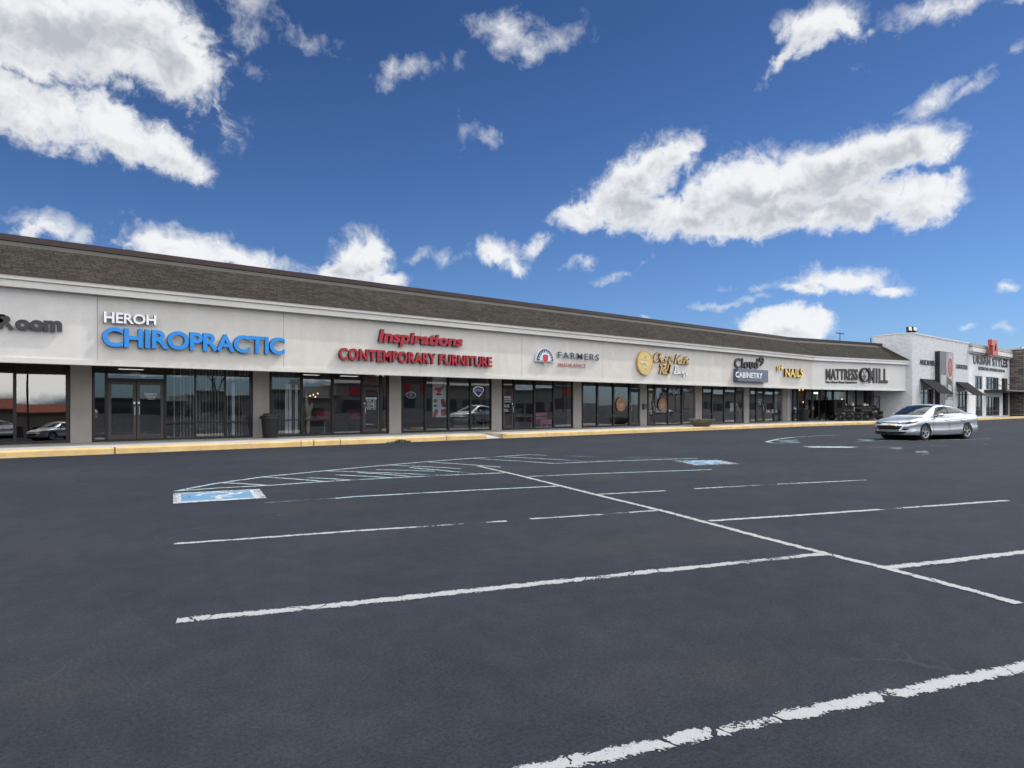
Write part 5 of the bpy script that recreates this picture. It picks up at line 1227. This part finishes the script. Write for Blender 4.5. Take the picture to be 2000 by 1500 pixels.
bin_((xb, yb, .2), hB, (s1(548, yb) - s1(508, yb)) / 2 / 1.16, 'round black rubbish bin with rim beside the pillar near the vertical blinds', LIN)
ob_ = DG - .7; q = f2(s2(1570, ob_), ob_, .23)
bin_(q, 1.0, .42, 'black lined rubbish bin by the double door of the white fascia shop', LIN)
yp = 24.25; rP = (s1(1386, yp) - s1(1355.5, yp)) / 2; cP = (s1(1370.5, yp), yp, .2); hP = z1(1370, 818.5, yp) - .2
PL = root('bowl_planter', cP, 'wide weathered concrete bowl planter standing on the sidewalk edge', 'planter')
mb = MB(); mb.lathe(cP, [(rP * .40, 0), (rP * .52, .02), (rP * .86, hP * .55), (rP * .98, hP * .9), (rP, hP), (rP * .92, hP), (rP * .88, hP * .9), (rP * .2, hP * .82)], 36); mb.build('bowl', mat('mossy_concrete', (.17, .155, .125), .9, var=.3, scale=5, bump=.4, dirt=((.07, .07, .045), 6, .7)), PL, smooth=True)
mb = MB(); mb.lathe((cP[0], cP[1], cP[2] + hP * .80), [(rP * .89, 0), (rP * .5, .03), (.02, .05)], 24, cap=False); mb.build('soil', mat('dark_soil', (.035, .025, .018), .95, var=.4, scale=20), PL, smooth=True)
ym = DG - .1; MX = root('wall_mailbox', (s1(1257, ym), ym - .06, z1(1257, 795, ym)), 'small dark mailbox fixed to the pillar between the lounge doors', 'mailbox')
mb = MB(); mb.box(s1(1254.3, ym), s1(1260.2, ym), ym - .12, ym - .002, z1(1257, 799.5, ym), z1(1257, 790.5, ym)); mb.build('box_body', mat('grey_brown_mailbox', (.085, .075, .062), .5), MX, bevel=.01)
mb = MB(); mb.box(s1(1253.8, ym), s1(1260.7, ym), ym - .15, ym - .002, z1(1257, 790.5, ym) + .001, z1(1257, 789.3, ym)); mb.build('lid', M['black'], MX)

# ------------------------------------------------------------------ things behind the glass
YI = DG + .55          # just behind the frames
def ipx(px, o): return s1(px, o)
def blinds(px0, px1, label, bright=()):
    r = root('vertical_blinds', (ipx(px0, YI), YI, .25), label, 'blinds'); a, c = ipx(px0, YI), ipx(px1, YI); n = int((c - a) / .115); rnd = random.Random(int(px0)); mb = MB()
    for k in range(n):
        x = a + (c - a) * (k + .5) / n; t = math.radians(62 + rnd.uniform(-6, 6)); w = .058
        if rnd.random() < .03: continue
        dx, dy = w * math.cos(t), w * math.sin(t); v = [mb.P(x - dx, YI - dy, .27), mb.P(x + dx, YI + dy, .27), mb.P(x + dx, YI + dy, 3.0), mb.P(x - dx, YI - dy, 3.0)]; mb.face(v)
    mb.build('slats', mat('pale_blind_fabric', (.80, .80, .74), .8), r, recalc=False); m2 = MB(); m2.box(a, c, YI - .04, YI + .04, 3.005, 3.06); m2.build('head_rail', M['trim'], r)
    if bright:
        for px in bright:
            x = ipx(px, YI - .1); m3 = MB(); m3.box(x - .06, x + .06, YI - .14, YI - .125, .3, 2.35); m3.build('loose_slat', white_l, r)
blinds(337, 487, 'long run of pale vertical blinds behind the chiropractic windows', (455,))
blinds(527, 586, 'short run of vertical blinds behind the window beside the rubbish bin', (559, 566, 578))
FL = emit('fluorescent_tube_light', (1.0, .96, .88), 1.3)
def ceiling_light(px, o, label, L=1.0, w=.30, z=3.10):
    r = root('ceiling_light', (s1(px, o), o, z), label, 'ceiling light', 'lit fluorescent panels on the shop ceilings'); x = s1(px, o); mb = MB(); mb.box(x - L / 2, x + L / 2, o - w / 2, o + w / 2, z - .05, z); mb.build('frame', M['trim'], r)
    m2 = MB(); m2.box(x - L / 2 + .03, x + L / 2 - .03, o - w / 2 + .03, o + w / 2 - .03, z - .062, z - .051); m2.build('diffuser', FL, r)
CLB = 'lit white fluorescent panel on the dark ceiling behind the shop windows'
for px, o in ((256, 33.5), (212, 31.0), (605, 33.5), (682, 33.5), (668, 30.4), (752, 32)): ceiling_light(px, o, CLB)
CL2 = emit('warm_bulb', (1.0, .62, .25), 2.2)
# furniture show room
def chair_(kind, px, o, py0, py1, w, label, col, group=None):
    """upholstered shell chair on a column base: seat, backrest, arm, base"""
    x = s1(px, o); z0_, z1_ = zat(py1, x, o), zat(py0, x, o); h = z1_ - z0_; r = root(kind, (x, o, .19), label, 'chair', group)
    mb = MB(); mb.box(x - w * .5, x + w * .5, o - .28, o + .28, z0_ + h * .0, z0_ + h * .24); mb.build('seat', col, r, bevel=.05, smooth=True)
    mb = MB()
    n = 12; pts = []
    for i in range(n + 1):
        t = math.pi * (i / n); pts.append((x + w * .56 * math.cos(t), o - .22 + .5 * math.sin(t)))
    lo = [mb.P(p[0], p[1], z0_ + h * .22) for p in pts]; hi = [mb.P(x + (p[0] - x) * 1.02, p[1] + .05, z0_ + h * (.62 + .38 * math.sin(math.pi * i / n))) for i, p in enumerate(pts)]
    lo2 = [mb.P(x + (p[0] - x) * .86, o + (p[1] - o) * .8 - .02, z0_ + h * .22) for p in pts]; hi2 = [mb.P(x + (p[0] - x) * .88, o + (p[1] - o) * .8 + .02, z0_ + h * (.62 + .38 * math.sin(math.pi * i / n))) for i, p in enumerate(pts)]
    for i in range(n):
        mb.face((lo[i], lo[i + 1], hi[i + 1], hi[i])); mb.face((lo2[i + 1], lo2[i], hi2[i], hi2[i + 1])); mb.face((hi[i], hi[i + 1], hi2[i + 1], hi2[i]))
    mb.build('backrest', col, r, smooth=True)
    mb = MB(); mb.tube([(x, o, .24), (x, o, z0_)], .035, 8); mb.lathe((x, o, .19), [(.26, 0), (.26, .02), (.05, .05)], 18); mb.build('pedestal', M['steel'], r, smooth=True)
REDV = mat('deep_red_upholstery', (.50, .03, .045), .5); 
chair_('lounge_chair', 634, 29.4, 802, 822, .95, 'red tub chair behind the window left of the hours board', REDV); chair_('lounge_chair', 690, 29.6, 800, 818, .62, 'narrow red swivel chair next to the shop door glass', REDV)
r = root('dining_table', (s1(655, 29.0), 29.0, .19), 'dark dining table between two red chairs inside the furniture shop', 'table'); x = s1(650, 28.9); mb = MB(); mb.box(x - 1.3, x + 1.0, 28.55, 29.15, .80, .85); mb.build('table_top', IRON, r)
for dx in (-1.2, .9):
    mb = MB(); mb.box(x + dx - .03, x + dx + .03, 28.6, 29.1, .19, .80); mb.build('leg', IRON, r)
# tall pale wooden cactus figure
r = root('cactus_sculpture', (s1(601, 28.4), 28.4, .19), 'tall flat pale wooden cactus sculpture standing behind the window', 'sculpture'); o = 28.4
pz = lambda px, py: (s1(px, o), z1(px, py, o)); mb = MB(); mb.prism([pz(*q) for q in ((597, 764), (600, 775), (602, 790), (605, 795), (607, 787), (609.5, 786), (610.5, 795), (606, 805), (607, 812), (605, 818), (603.5, 847), (600, 847), (597.5, 830), (599, 815), (596.5, 800), (595.5, 780))], o - .04, o + .04); mb.build('figure', mat('pale_plywood', (.52, .42, .24), .6, var=.1), r)
# pendant lamp
r = root('pendant_lamp', (s1(612, 30.5), 30.5, 2.0), 'small warm glowing cluster pendant lamp in the furniture window', 'lamp'); x, z0_ = s1(612, 30.5), z1(612, 771, 30.5); mb = MB(); mb.tube([(x, 30.5, 3.12), (x, 30.5, z0_ + .1)], .012, 6); mb.build('cord', IRON, r)
for dx, dz_ in ((0, 0), (.22, .06), (-.16, -.05), (.1, -.1)):
    mb = MB(); mb.lathe((x + dx, 30.5, z0_ + dz_), [(.01, -.035), (.03, -.015), (.03, .02), (.01, .035)], 10); mb.build('bulb', CL2, r, smooth=True)
# hours board hanging on the door glass
yh = DG - .045
def board(name, px0, px1, py0, py1, o, label, rows, head, col, cat='sign', txt=None):
    r = root(name, (s1(px0, o), o, z1(px0, (py0 + py1) / 2, o)), label, cat); a, c = s1(px0, o), s1(px1, o); zt_, zb_ = z1(px0, py0, o), z1(px0, py1, o); mb = MB(); mb.box(a, c, o - .012, o, zb_, zt_); mb.build('board', col, r)
    wl = Wall(0, o - .012); h = py1 - py0
    for t, x0, x1, y0, y1, mm in rows: letters('lettering', wl, t, px0 + (px1 - px0) * x0, px0 + (px1 - px0) * x1, py0 + h * y0, py0 + h * y1, [mm, mm], r, depth=.003, gap=.001, bold=.01)
    return r
dkg = mat('dark_green_board', (.02, .032, .035), .4); hd = [('Business Hours', .1, .9, .03, .13, dkg)]
days = ['Monday', 'Tuesday', 'Wednesday', 'Thursday', 'Friday', 'Saturday', 'Sunday']
rows = [(d, .12, .12 + .07 * len(d), .21 + .11 * i, .29 + .11 * i, white_l) for i, d in enumerate(days)] + [('10-6', .68, .90, .21 + .11 * i, .29 + .11 * i, white_l) for i in range(7)]
rB = board('hours_board', 713.5, 735.5, 776, 801, yh, 'dark business hours board with white rows hung on the furniture shop door', rows, None, dkg)
a, c = s1(714, yh), s1(735, yh); mb = MB(); mb.box(a, c, yh - .0145, yh - .0125, z1(714, 779.8, yh), z1(714, 776.4, yh)); mb.build('board_header', white_l, rB); letters('lettering', Wall(0, yh - .0145), 'Business Hours', 716, 733.5, 776.9, 779.3, [dkg, dkg], rB, depth=.003, gap=.001, bold=.01)
# furniture poster
yq = DG + .12; PO = root('window_poster', (s1(857, yq), yq, 2), 'tall white window poster printed with red armchairs', 'poster'); wq = Wall(0, yq); pz = lambda px, py: (wq.s(px), wq.z(px, py)); mb = MB(); mb.box(wq.s(845), wq.s(871.5), yq, yq + .012, wq.z(858, 816.5), 3.0); mb.build('sheet', mat('poster_white', (.74, .79, .82), .6, var=.03), PO)
prd, pbl, ppk = mat('poster_red', (.44, .05, .06), .6), mat('poster_black', (.04, .05, .055), .6), mat('poster_rose', (.36, .14, .14), .6, var=.3)
def pp(pl, m_, k=0): mb = MB(); mb.prism([pz(*q) for q in pl], yq - .004 - k * .001, yq - .001); mb.build('printed_chair', m_, PO)
pp([(847, 761), (851, 756), (858, 757), (864, 754), (867, 745), (868, 746), (866, 758), (861, 765), (859, 767), (856, 767), (854, 764)], ppk); pp([(850, 770.5), (854, 768), (859, 768), (864, 770.5), (861, 772), (853, 772)], pbl)
pp([(846, 783), (848, 779.5), (853, 779.5), (855, 783), (851.5, 786.5), (849, 786.5)], ppk); pp([(846, 792), (850, 790), (855, 792), (852, 794.5), (848, 794.5)], pbl)
pp([(860.5, 781), (866, 778), (871, 790), (871, 795), (863, 795)], prd); pp([(862, 800), (871, 799), (871, 811), (862, 813), (860.5, 803)], prd); pp([(846, 806), (851.5, 798), (856.5, 803), (851, 815), (846, 815)], prd)
# neon window signs
def neon(px, py, rx, ry, lbl, shield=False):
    o = DG + .15; r = root('neon_sign', (s1(px, o), o, z1(px, py, o)), lbl, 'neon sign'); W_ = Wall(0, o)
    if shield: P = [(-1, .55), (-.55, .95), (.2, 1.0), (.95, .75), (1, .2), (.55, -.5), (.05, -1), (-.5, -.55), (-.95, .05), (-1, .55)]
    else: P = [(math.cos(t), math.sin(t)) for t in [math.radians(q) for q in range(0, 361, 20)]]
    mb = MB(); mb.tube([(W_.s(px + x * rx), o, W_.z(px, py - y * ry)) for x, y in P], .018, 6); mb.build('tube', emit('pale_neon', (.75, .72, .9), .7) if shield else emit('dim_neon', (.55, .50, .55), .25), r)
    if shield:
        mb = MB(); mb.tube([(W_.s(px + x * rx), o, W_.z(px, py - y * ry)) for x, y in ((-.7, .35), (-.1, .55), (.6, .3))], .014, 6); mb.tube([(W_.s(px + x * rx), o, W_.z(px, py - y * ry)) for x, y in ((-.7, .1), (0, .25), (.6, .0))], .014, 6); mb.build('tube', emit('violet_neon', (.35, .3, .8), .6), r)
    else:
        mb = MB(); mb.tube([(W_.s(px + x * rx), o, W_.z(px, py - y * ry)) for x, y in ((-.3, 0), (.35, 0), (.2, .5), (-.25, .45), (-.35, -.1), (-.1, -.5), (.3, -.35))], .014, 6); mb.build('tube', emit('dim_neon2', (.55, .50, .55), .25), r)
neon(934.5, 765, 9.5, 9.5, 'pale shield shaped neon sign in the furniture window', True); neon(803, 771.5, 9, 6, 'dim oval neon sign behind the dark furniture window')
# grey display counters and a small side table
r = root('display_counter', (s1(896, 29), 29, .19), 'long grey display counter with sloping top inside the furniture shop', 'counter'); o = 28.9; mb = MB(); pz = lambda px, py: (s1(px, o), z1(px, py, o)); mb.prism([pz(877, 835), pz(877, 807), pz(890, 808), pz(914, 815), pz(914, 834)], o - .4, o + .4); mb.build('counter_body', mat('grey_laminate', (.26, .255, .24), .6), r)
r = root('drawer_unit', (s1(927, 29), 29, .19), 'small pale drawer unit right of the grey display counter', 'cabinet'); o = 29.0; mb = MB(); mb.box(s1(920, o), s1(934, o), o - .3, o + .3, .19, z1(926, 818, o)); mb.build('unit_body', mat('pale_grey_laminate', (.32, .31, .28), .6), r); mb = MB(); mb.box(s1(921, o), s1(933, o), o - .25, o + .25, z1(926, 817.9, o), z1(926, 808.5, o)); mb.build('box_on_top', mat('beige_board', (.34, .31, .25), .7), r)
r = root('side_table', (s1(944.5, 28.4), 28.4, .19), 'little yellow topped side table beside the pillar', 'table'); o = 28.4; x = s1(944.5, o); zt_ = z1(944.5, 822.5, o); mb = MB(); mb.box(x - .27, x + .27, o - .2, o + .2, zt_ - .04, zt_); mb.build('table_top', mat('straw_yellow', (.55, .45, .20), .5), r); mb = MB(); mb.tube([(x, o, .21), (x, o, zt_ - .04)], .04, 8); mb.lathe((x, o, .19), [(.2, 0), (.2, .02), (.05, .04)], 16); mb.build('pedestal', white_l, r, smooth=True)
# insurance office: pink armchair, red stool, dark screen
PINK = mat('pink_upholstery', (.78, .25, .37), .55); o = 28.7; xa, xb = s1(1047.5, o), s1(1075, o); zz = lambda py: z1(1060, py, o)
r = root('armchair', ((xa + xb) / 2, o, .19), 'pink square armchair behind the insurance office window', 'chair'); mb = MB(); mb.box(xa, xb, o - .38, o + .38, zz(829), zz(819.5)); mb.build('seat', PINK, r, bevel=.04, smooth=True); mb = MB(); mb.box(xa + .12, xb - .06, o + .2, o + .40, zz(819.4), zz(806)); mb.build('backrest', PINK, r, bevel=.04, smooth=True)
for x in (xa + .08, (xa + xb) / 2, xb - .08):
    mb = MB(); mb.tube([(x, o - .32, .19), (x, o - .32, zz(829))], .02, 6); mb.build('leg', M['steel'], r)
o = 29.2; x = s1(1037, o); r = root('side_chair', (x, o, .19), 'dark red stool left of the pink armchair', 'stool'); mb = MB(); mb.box(x - .26, x + .26, o - .25, o + .25, .45, .85); mb.build('seat', REDV, r, bevel=.05, smooth=True); mb = MB(); mb.tube([(x, o, .19), (x, o, .45)], .03, 8); mb.build('leg', M['steel'], r)
o = DG + .3; r = root('black_screen', (s1(1013, o), o, .8), 'black flat panel standing low behind the insurance window', 'screen'); mb = MB(); mb.box(s1(1007, o), s1(1020, o), o, o + .06, z1(1013, 811, o), z1(1013, 797.5, o)); mb.build('panel', M['black'], r); mb = MB(); mb.box(s1(1007, o), s1(1016, o), o + .1, o + .5, .19, z1(1013, 812, o)); mb.build('stand', M['black'], r)
# lettering on glass
def decal(px, py, rows, label):
    r = root('door_lettering', (s1(px, DG - .05), DG - .05, z1(px, py, DG)), label, 'lettering'); wl = Wall(0, DG - .045)
    for t, x0, x1, y0, y1 in rows: letters('lettering', wl, t, x0, x1, y0, y1, [white_l, white_l], r, depth=.003, gap=.002, bold=.005)
decal(295, 770, [('CHIROPRACTIC', 282, 307, 767.5, 772.5), ('OF OKLAHOMA', 285, 304, 774, 776.5), ('WELCOME', 289, 302, 778.5, 780.5)], 'white lettering on the right chiropractic door')
decal(990, 790, [('FARMERS', 985, 998, 774, 778), ('INSURANCE', 985, 1000, 779.5, 781.5), ('Agency', 985, 998, 783, 786), ('AUTO', 985, 995, 790, 792.3), ('HOME', 985, 994.5, 793.2, 795.5), ('LIFE', 985, 992, 799, 801), ('BUSINESS', 985, 994, 802, 804)], 'white columns of lettering on the dark insurance door')
decal(272, 728, [('2425', 256, 274, 727.2, 731)], 'small pale street number above the chiropractic door')
decal(1203, 765, [('2433', 1200, 1207, 764, 768)], 'small street number above the bronze window medallion')
decal(1510, 804, [('341-3313', 1496.5, 1517, 800, 807)], 'white telephone number across the nail studio window')
decal(1484, 790, [('OPEN', 1480.5, 1487.5, 779.5, 782), ('MON-SAT', 1480.5, 1487.5, 784, 786.5), ('9-7', 1481.5, 1486.5, 788, 790.5)], 'small white opening hours on the nail studio door')
WG = Wall(0, DG - .03); brz = mat('copper_disc', (.42, .20, .10), .5, var=.08)
for px, py, lb in ((1212, 789.5, 'round copper window medallion left of the mailbox pillar'), (1293.3, 790.5, 'round copper window medallion right of the mailbox pillar')):
    r = root('window_medallion', (s1(px, DG), DG - .05, z1(px, py, DG)), lb, 'medallion'); medallion(WG, px, py, 9.2 if px < 1250 else 8.0, brz, brz, r, .03, .02, P_('pale_copper_line', (.72, .52, .38)))
# white paper notice in the cabinet shop
r = root('paper_notice', (s1(1430, DG + .1), DG + .1, 1), 'white paper notice taped inside the cabinet shop window', 'notice'); o = DG + .1; mb = MB(); mb.box(s1(1426, o), s1(1433.5, o), o, o + .01, z1(1430, 803.5, o), z1(1430, 786.5, o)); mb.build('sheet', white_l, r)
# pale partition showing in the nail studio and the lit sign of the mattress shop
r = root('frosted_panel', (s1(1519, DG + .3), DG + .3, .2), 'pale frosted panel in the last nail studio window', 'panel'); o = DG + .3; mb = MB(); mb.box(s1(1512.5, o), s1(1526, o), o, o + .05, z1(1519, 805.5, o), z1(1519, 763, o)); mb.box(s1(1513, o), s1(1526, o), o, o + .05, .25, z1(1519, 809.5, o)); mb.build('sheet', mat('pale_aqua_film', (.42, .52, .50), .6), r)
o = DG + 1.2; zq = lambda px, py: z2(px, py, o); r = root('lit_sign', f2(s2(1593.5, o), o, zq(1593, 768)), 'small lit white sign over the mattress shop doors', 'sign'); mb = MB(f2); mb.box(s2(1588.5, o), s2(1598.5, o), o, o + .06, zq(1593, 769.5), zq(1593, 766)); mb.build('lit_panel', emit('white_lit_panel', (.9, 1.0, .92), 1.6), r)
for px, py, lb in ((1561.5, 761.8, 'left warm ceiling spot inside the mattress shop'), (1568.5, 761.3, 'right warm ceiling spot inside the mattress shop'), (1569, 785.5, 'warm wall lamp glowing low in the mattress shop'), (1644.5, 779.7, 'warm wall lamp glowing behind the locomotive')):
    p = f2(s2(px, o), o, zq(px, py)); r = root('glowing_lamp', p, lb, 'lamp'); mb = MB(); mb.lathe(p, [(.02, -.06), (.06, -.03), (.06, .03), (.02, .06)], 12); mb.build('bulb', CL2, r, smooth=True); mb = MB(); mb.tube([(p[0], p[1], p[2] + .08), (p[0], p[1], p[2] + .3)], .02, 6); mb.build('stem', IRON, r)
mb = MB(f2); o = DG + .9; mb.box(s2(1629, o), s2(1638.5, o), o, o + .5, .2, 3.1); mb.build('inner_pillar', M['column_white'], bld)
# the first mattress window seen through: warm wood furniture
o = DG + 2.5; r = root('bedroom_display', f2(s2(1552, o), o, .19), 'warm wooden cabinet in the first mattress shop window', 'cabinet'); mb = MB(f2); mb.box(s2(1548, o), s2(1560, o), o, o + .5, .19, 1.3); mb.build('cabinet_body', mat('warm_wood', (.20, .12, .07), .6), r)
# utility pole and mast beyond the roof
def pole(px, o, pyt, pyb, arm, label, r_=.14):
    x = s1(px, o); zt_ = z1(px, pyt, o); p = root('utility_pole', (x, o, 0), label, 'pole'); mb = MB(); mb.tube([(x, o, 0), (x, o, zt_)], [r_, r_ * .7], 8); mb.build('shaft', mat('grey_wood_pole', (.07, .06, .055), .9), p)
    if arm:
        mb = MB(); za = z1(px, pyt + 2, o); mb.box(s1(px - arm, o), s1(px + arm, o), o - .06, o + .06, za - .1, za + .1); mb.build('cross_arm', mat('grey_wood_arm', (.075, .065, .06), .9), p)
        for k in (-.85, -.5, .5, .85): mb = MB(); mb.lathe((s1(px + arm * k, o), o, za + .1), [(.07, 0), (.07, .12), (.03, .18)], 8); mb.build('insulator', M['black'], p)
pole(1640.5, 75, 649.5, 690, 7.2, 'distant utility pole with cross arm above the shingled roof'); pole(1700.8, 40, 660, 690, 0, 'short dark mast at the roof end by the white brick wall', .12)
# ------------------------------------------------------------------ what stands across the car park (seen as reflections in the glass)
BR = mat('far_dark_shopfront', (.045, .045, .05), .5)
def shed(name, x0, x1, y, h, label, wall_, roof_, seed, band=.45, roofrise=1.0):
    r = root(name, ((x0 + x1) / 2, y, 0), label, 'building'); y1 = y - 18
    mb = MB(); mb.box(x0, x1, y1, y, -.2, h); mb.build('wall', wall_, r)
    mb = MB(); mb.prism_s([(y + .6, h - .3), (y + .6, h), (y - 3.5, h + roofrise), (y - 3.5, h - .3)], x0 - .5, x1 + .5); mb.build('roof', roof_, r)
    rnd = random.Random(seed); x = x0 + 1.5
    while x < x1 - 5:
        w = rnd.uniform(3.5, 6); mb = MB(); mb.box(x, x + w, y, y + .06, .2, h * band); mb.build('shop_window', BR, r); x += w + rnd.uniform(.5, 2.5)
PW = mat('far_grey_wall', (.20, .195, .185), .8); TW = mat('far_tan_wall', (.27, .23, .185), .8); RR = mat('far_red_roof', (.30, .085, .05), .8); GR = mat('far_grey_roof', (.13, .13, .135), .8)
BK = -85.0; bt = lambda px: s1(px, 55 - BK)      # where the glass mirrors photo column px
shed('roadside_shop', bt(-260), bt(150), BK + 12, 4.3, 'red roofed shop row across the car park', TW, RR, 1, roofrise=1.6)
shed('roadside_store', bt(160), bt(345), BK, 3.0, 'low dark store across the car park', GR, GR, 2, roofrise=.1)
shed('roadside_hall', bt(360), bt(650), BK, 4.1, 'long grey hall across the car park', PW, GR, 3, roofrise=.3)
shed('roadside_market', bt(655), bt(1150), BK - 2, 6.9, 'tall tan flat fronted market across the car park', PW, TW, 5, roofrise=.5)
shed('roadside_depot', bt(1390), 280, BK - 8, 6.4, 'far grey depot across the car park', PW, GR, 4, roofrise=.3)
# red lettering on the far market
r = root('market_sign', (bt(830), BK - 1.8, 5.2), 'big red lettering on the market across the car park', 'sign'); mb = MB()
for k, px in enumerate((690, 712, 735, 760, 800, 835, 870, 1110, 1125)): x = bt(px); mb.box(x - 1.1, x + 1.1, BK - 1.95, BK - 1.7, 4.2, 6.0)
mb.build('lettering', mat('far_red_letter', (.42, .03, .03), .5), r)
BARK = mat('bare_bark', (.045, .036, .03), .9); LEAF = mat('evergreen_needles', (.022, .045, .022), .8, var=.4, scale=2)
def tree(x, y, h, seed, label, green):
    rnd = random.Random(seed); r = root('evergreen_tree' if green else 'bare_tree', (x, y, 0), label, 'tree', None if green else 'bare trees across the car park'); mb = MB(); cl = MB()
    def grow(p, d, L, rad, n):
        q = p + d * L; mb.tube([p, p.lerp(q, .5) + Vector((rnd.uniform(-.1, .1), rnd.uniform(-.1, .1), 0)) * L * .3, q], [rad, rad * .8, rad * .6], 5)
        if n == 0:
            for _ in range(14 if green else 7):
                c = q + Vector((rnd.uniform(-1, 1), rnd.uniform(-1, 1), rnd.uniform(-.8, .8))) * L * .8; s_ = rnd.uniform(.10, .3) if green else rnd.uniform(.015, .03); u = Vector((rnd.uniform(-1, 1), rnd.uniform(-1, 1), rnd.uniform(-1, 1))).normalized(); v = u.cross(Vector((rnd.uniform(-1, 1), 1, .2))).normalized()
                if green: cl.quad(tuple(c - u * s_), tuple(c + v * s_ * .6), tuple(c + u * s_), tuple(c - v * s_ * .6))
                else: cl.tube([q, c], s_ * .8, 3)
            return
        for _ in range(3 if n > 1 else 4):
            dd = (d + Vector((rnd.uniform(-.8, .8), rnd.uniform(-.8, .8), rnd.uniform(-.1, .5)))).normalized(); grow(q, dd, L * rnd.uniform(.6, .8), rad * .6, n - 1)
    grow(Vector((x, y, 0)), Vector((0, 0, 1)), h * .32, h * .022, 4); mb.build('trunk', BARK, r, recalc=False); cl.build('crown', LEAF if green else BARK, r, recalc=False)
for i, (px, y, h) in enumerate(((405, -60, 9.5), (1272, -70, 8.5), (1300, -74, 7.5), (1325, -70, 9), (1348, -76, 8))):
    tree(s1(px, 55 - y), y, h, i, 'bare winter tree across the car park' if i else 'dark evergreen tree across the car park', i == 0)
def lightpole(x, y):
    r = root('car_park_lamp', (x, y, 0), 'tall grey lamp post across the car park', 'lamp post', 'lamp posts across the car park'); mb = MB(); mb.tube([(x, y, 0), (x, y, 9.5)], [.11, .07], 8); mb.build('shaft', M['black'], r); mb = MB(); mb.box(x - .9, x + .9, y - .15, y + .15, 9.5, 9.65); mb.build('lamp_head', M['black'], r)
for x, y in ((-14, -22), (4, -30), (9, -34), (24, -26), (52, -30), (80, -26)): lightpole(x, y)
CARS2 = [((8.6, -10), 2.5, 'paint'), ((4.0, -13.5), 2.2, 'paint'), ((88, -12), 1.4, 'paint')]
for (x, y), hd, _ in CARS2:
    c = copy_tree(CAR); c.location = (x, y, 0); c.rotation_euler = (0, 0, hd); c['label'] = 'silver saloon parked behind the camera, mirrored in the glass'; c['group'] = 'cars parked across the car park'
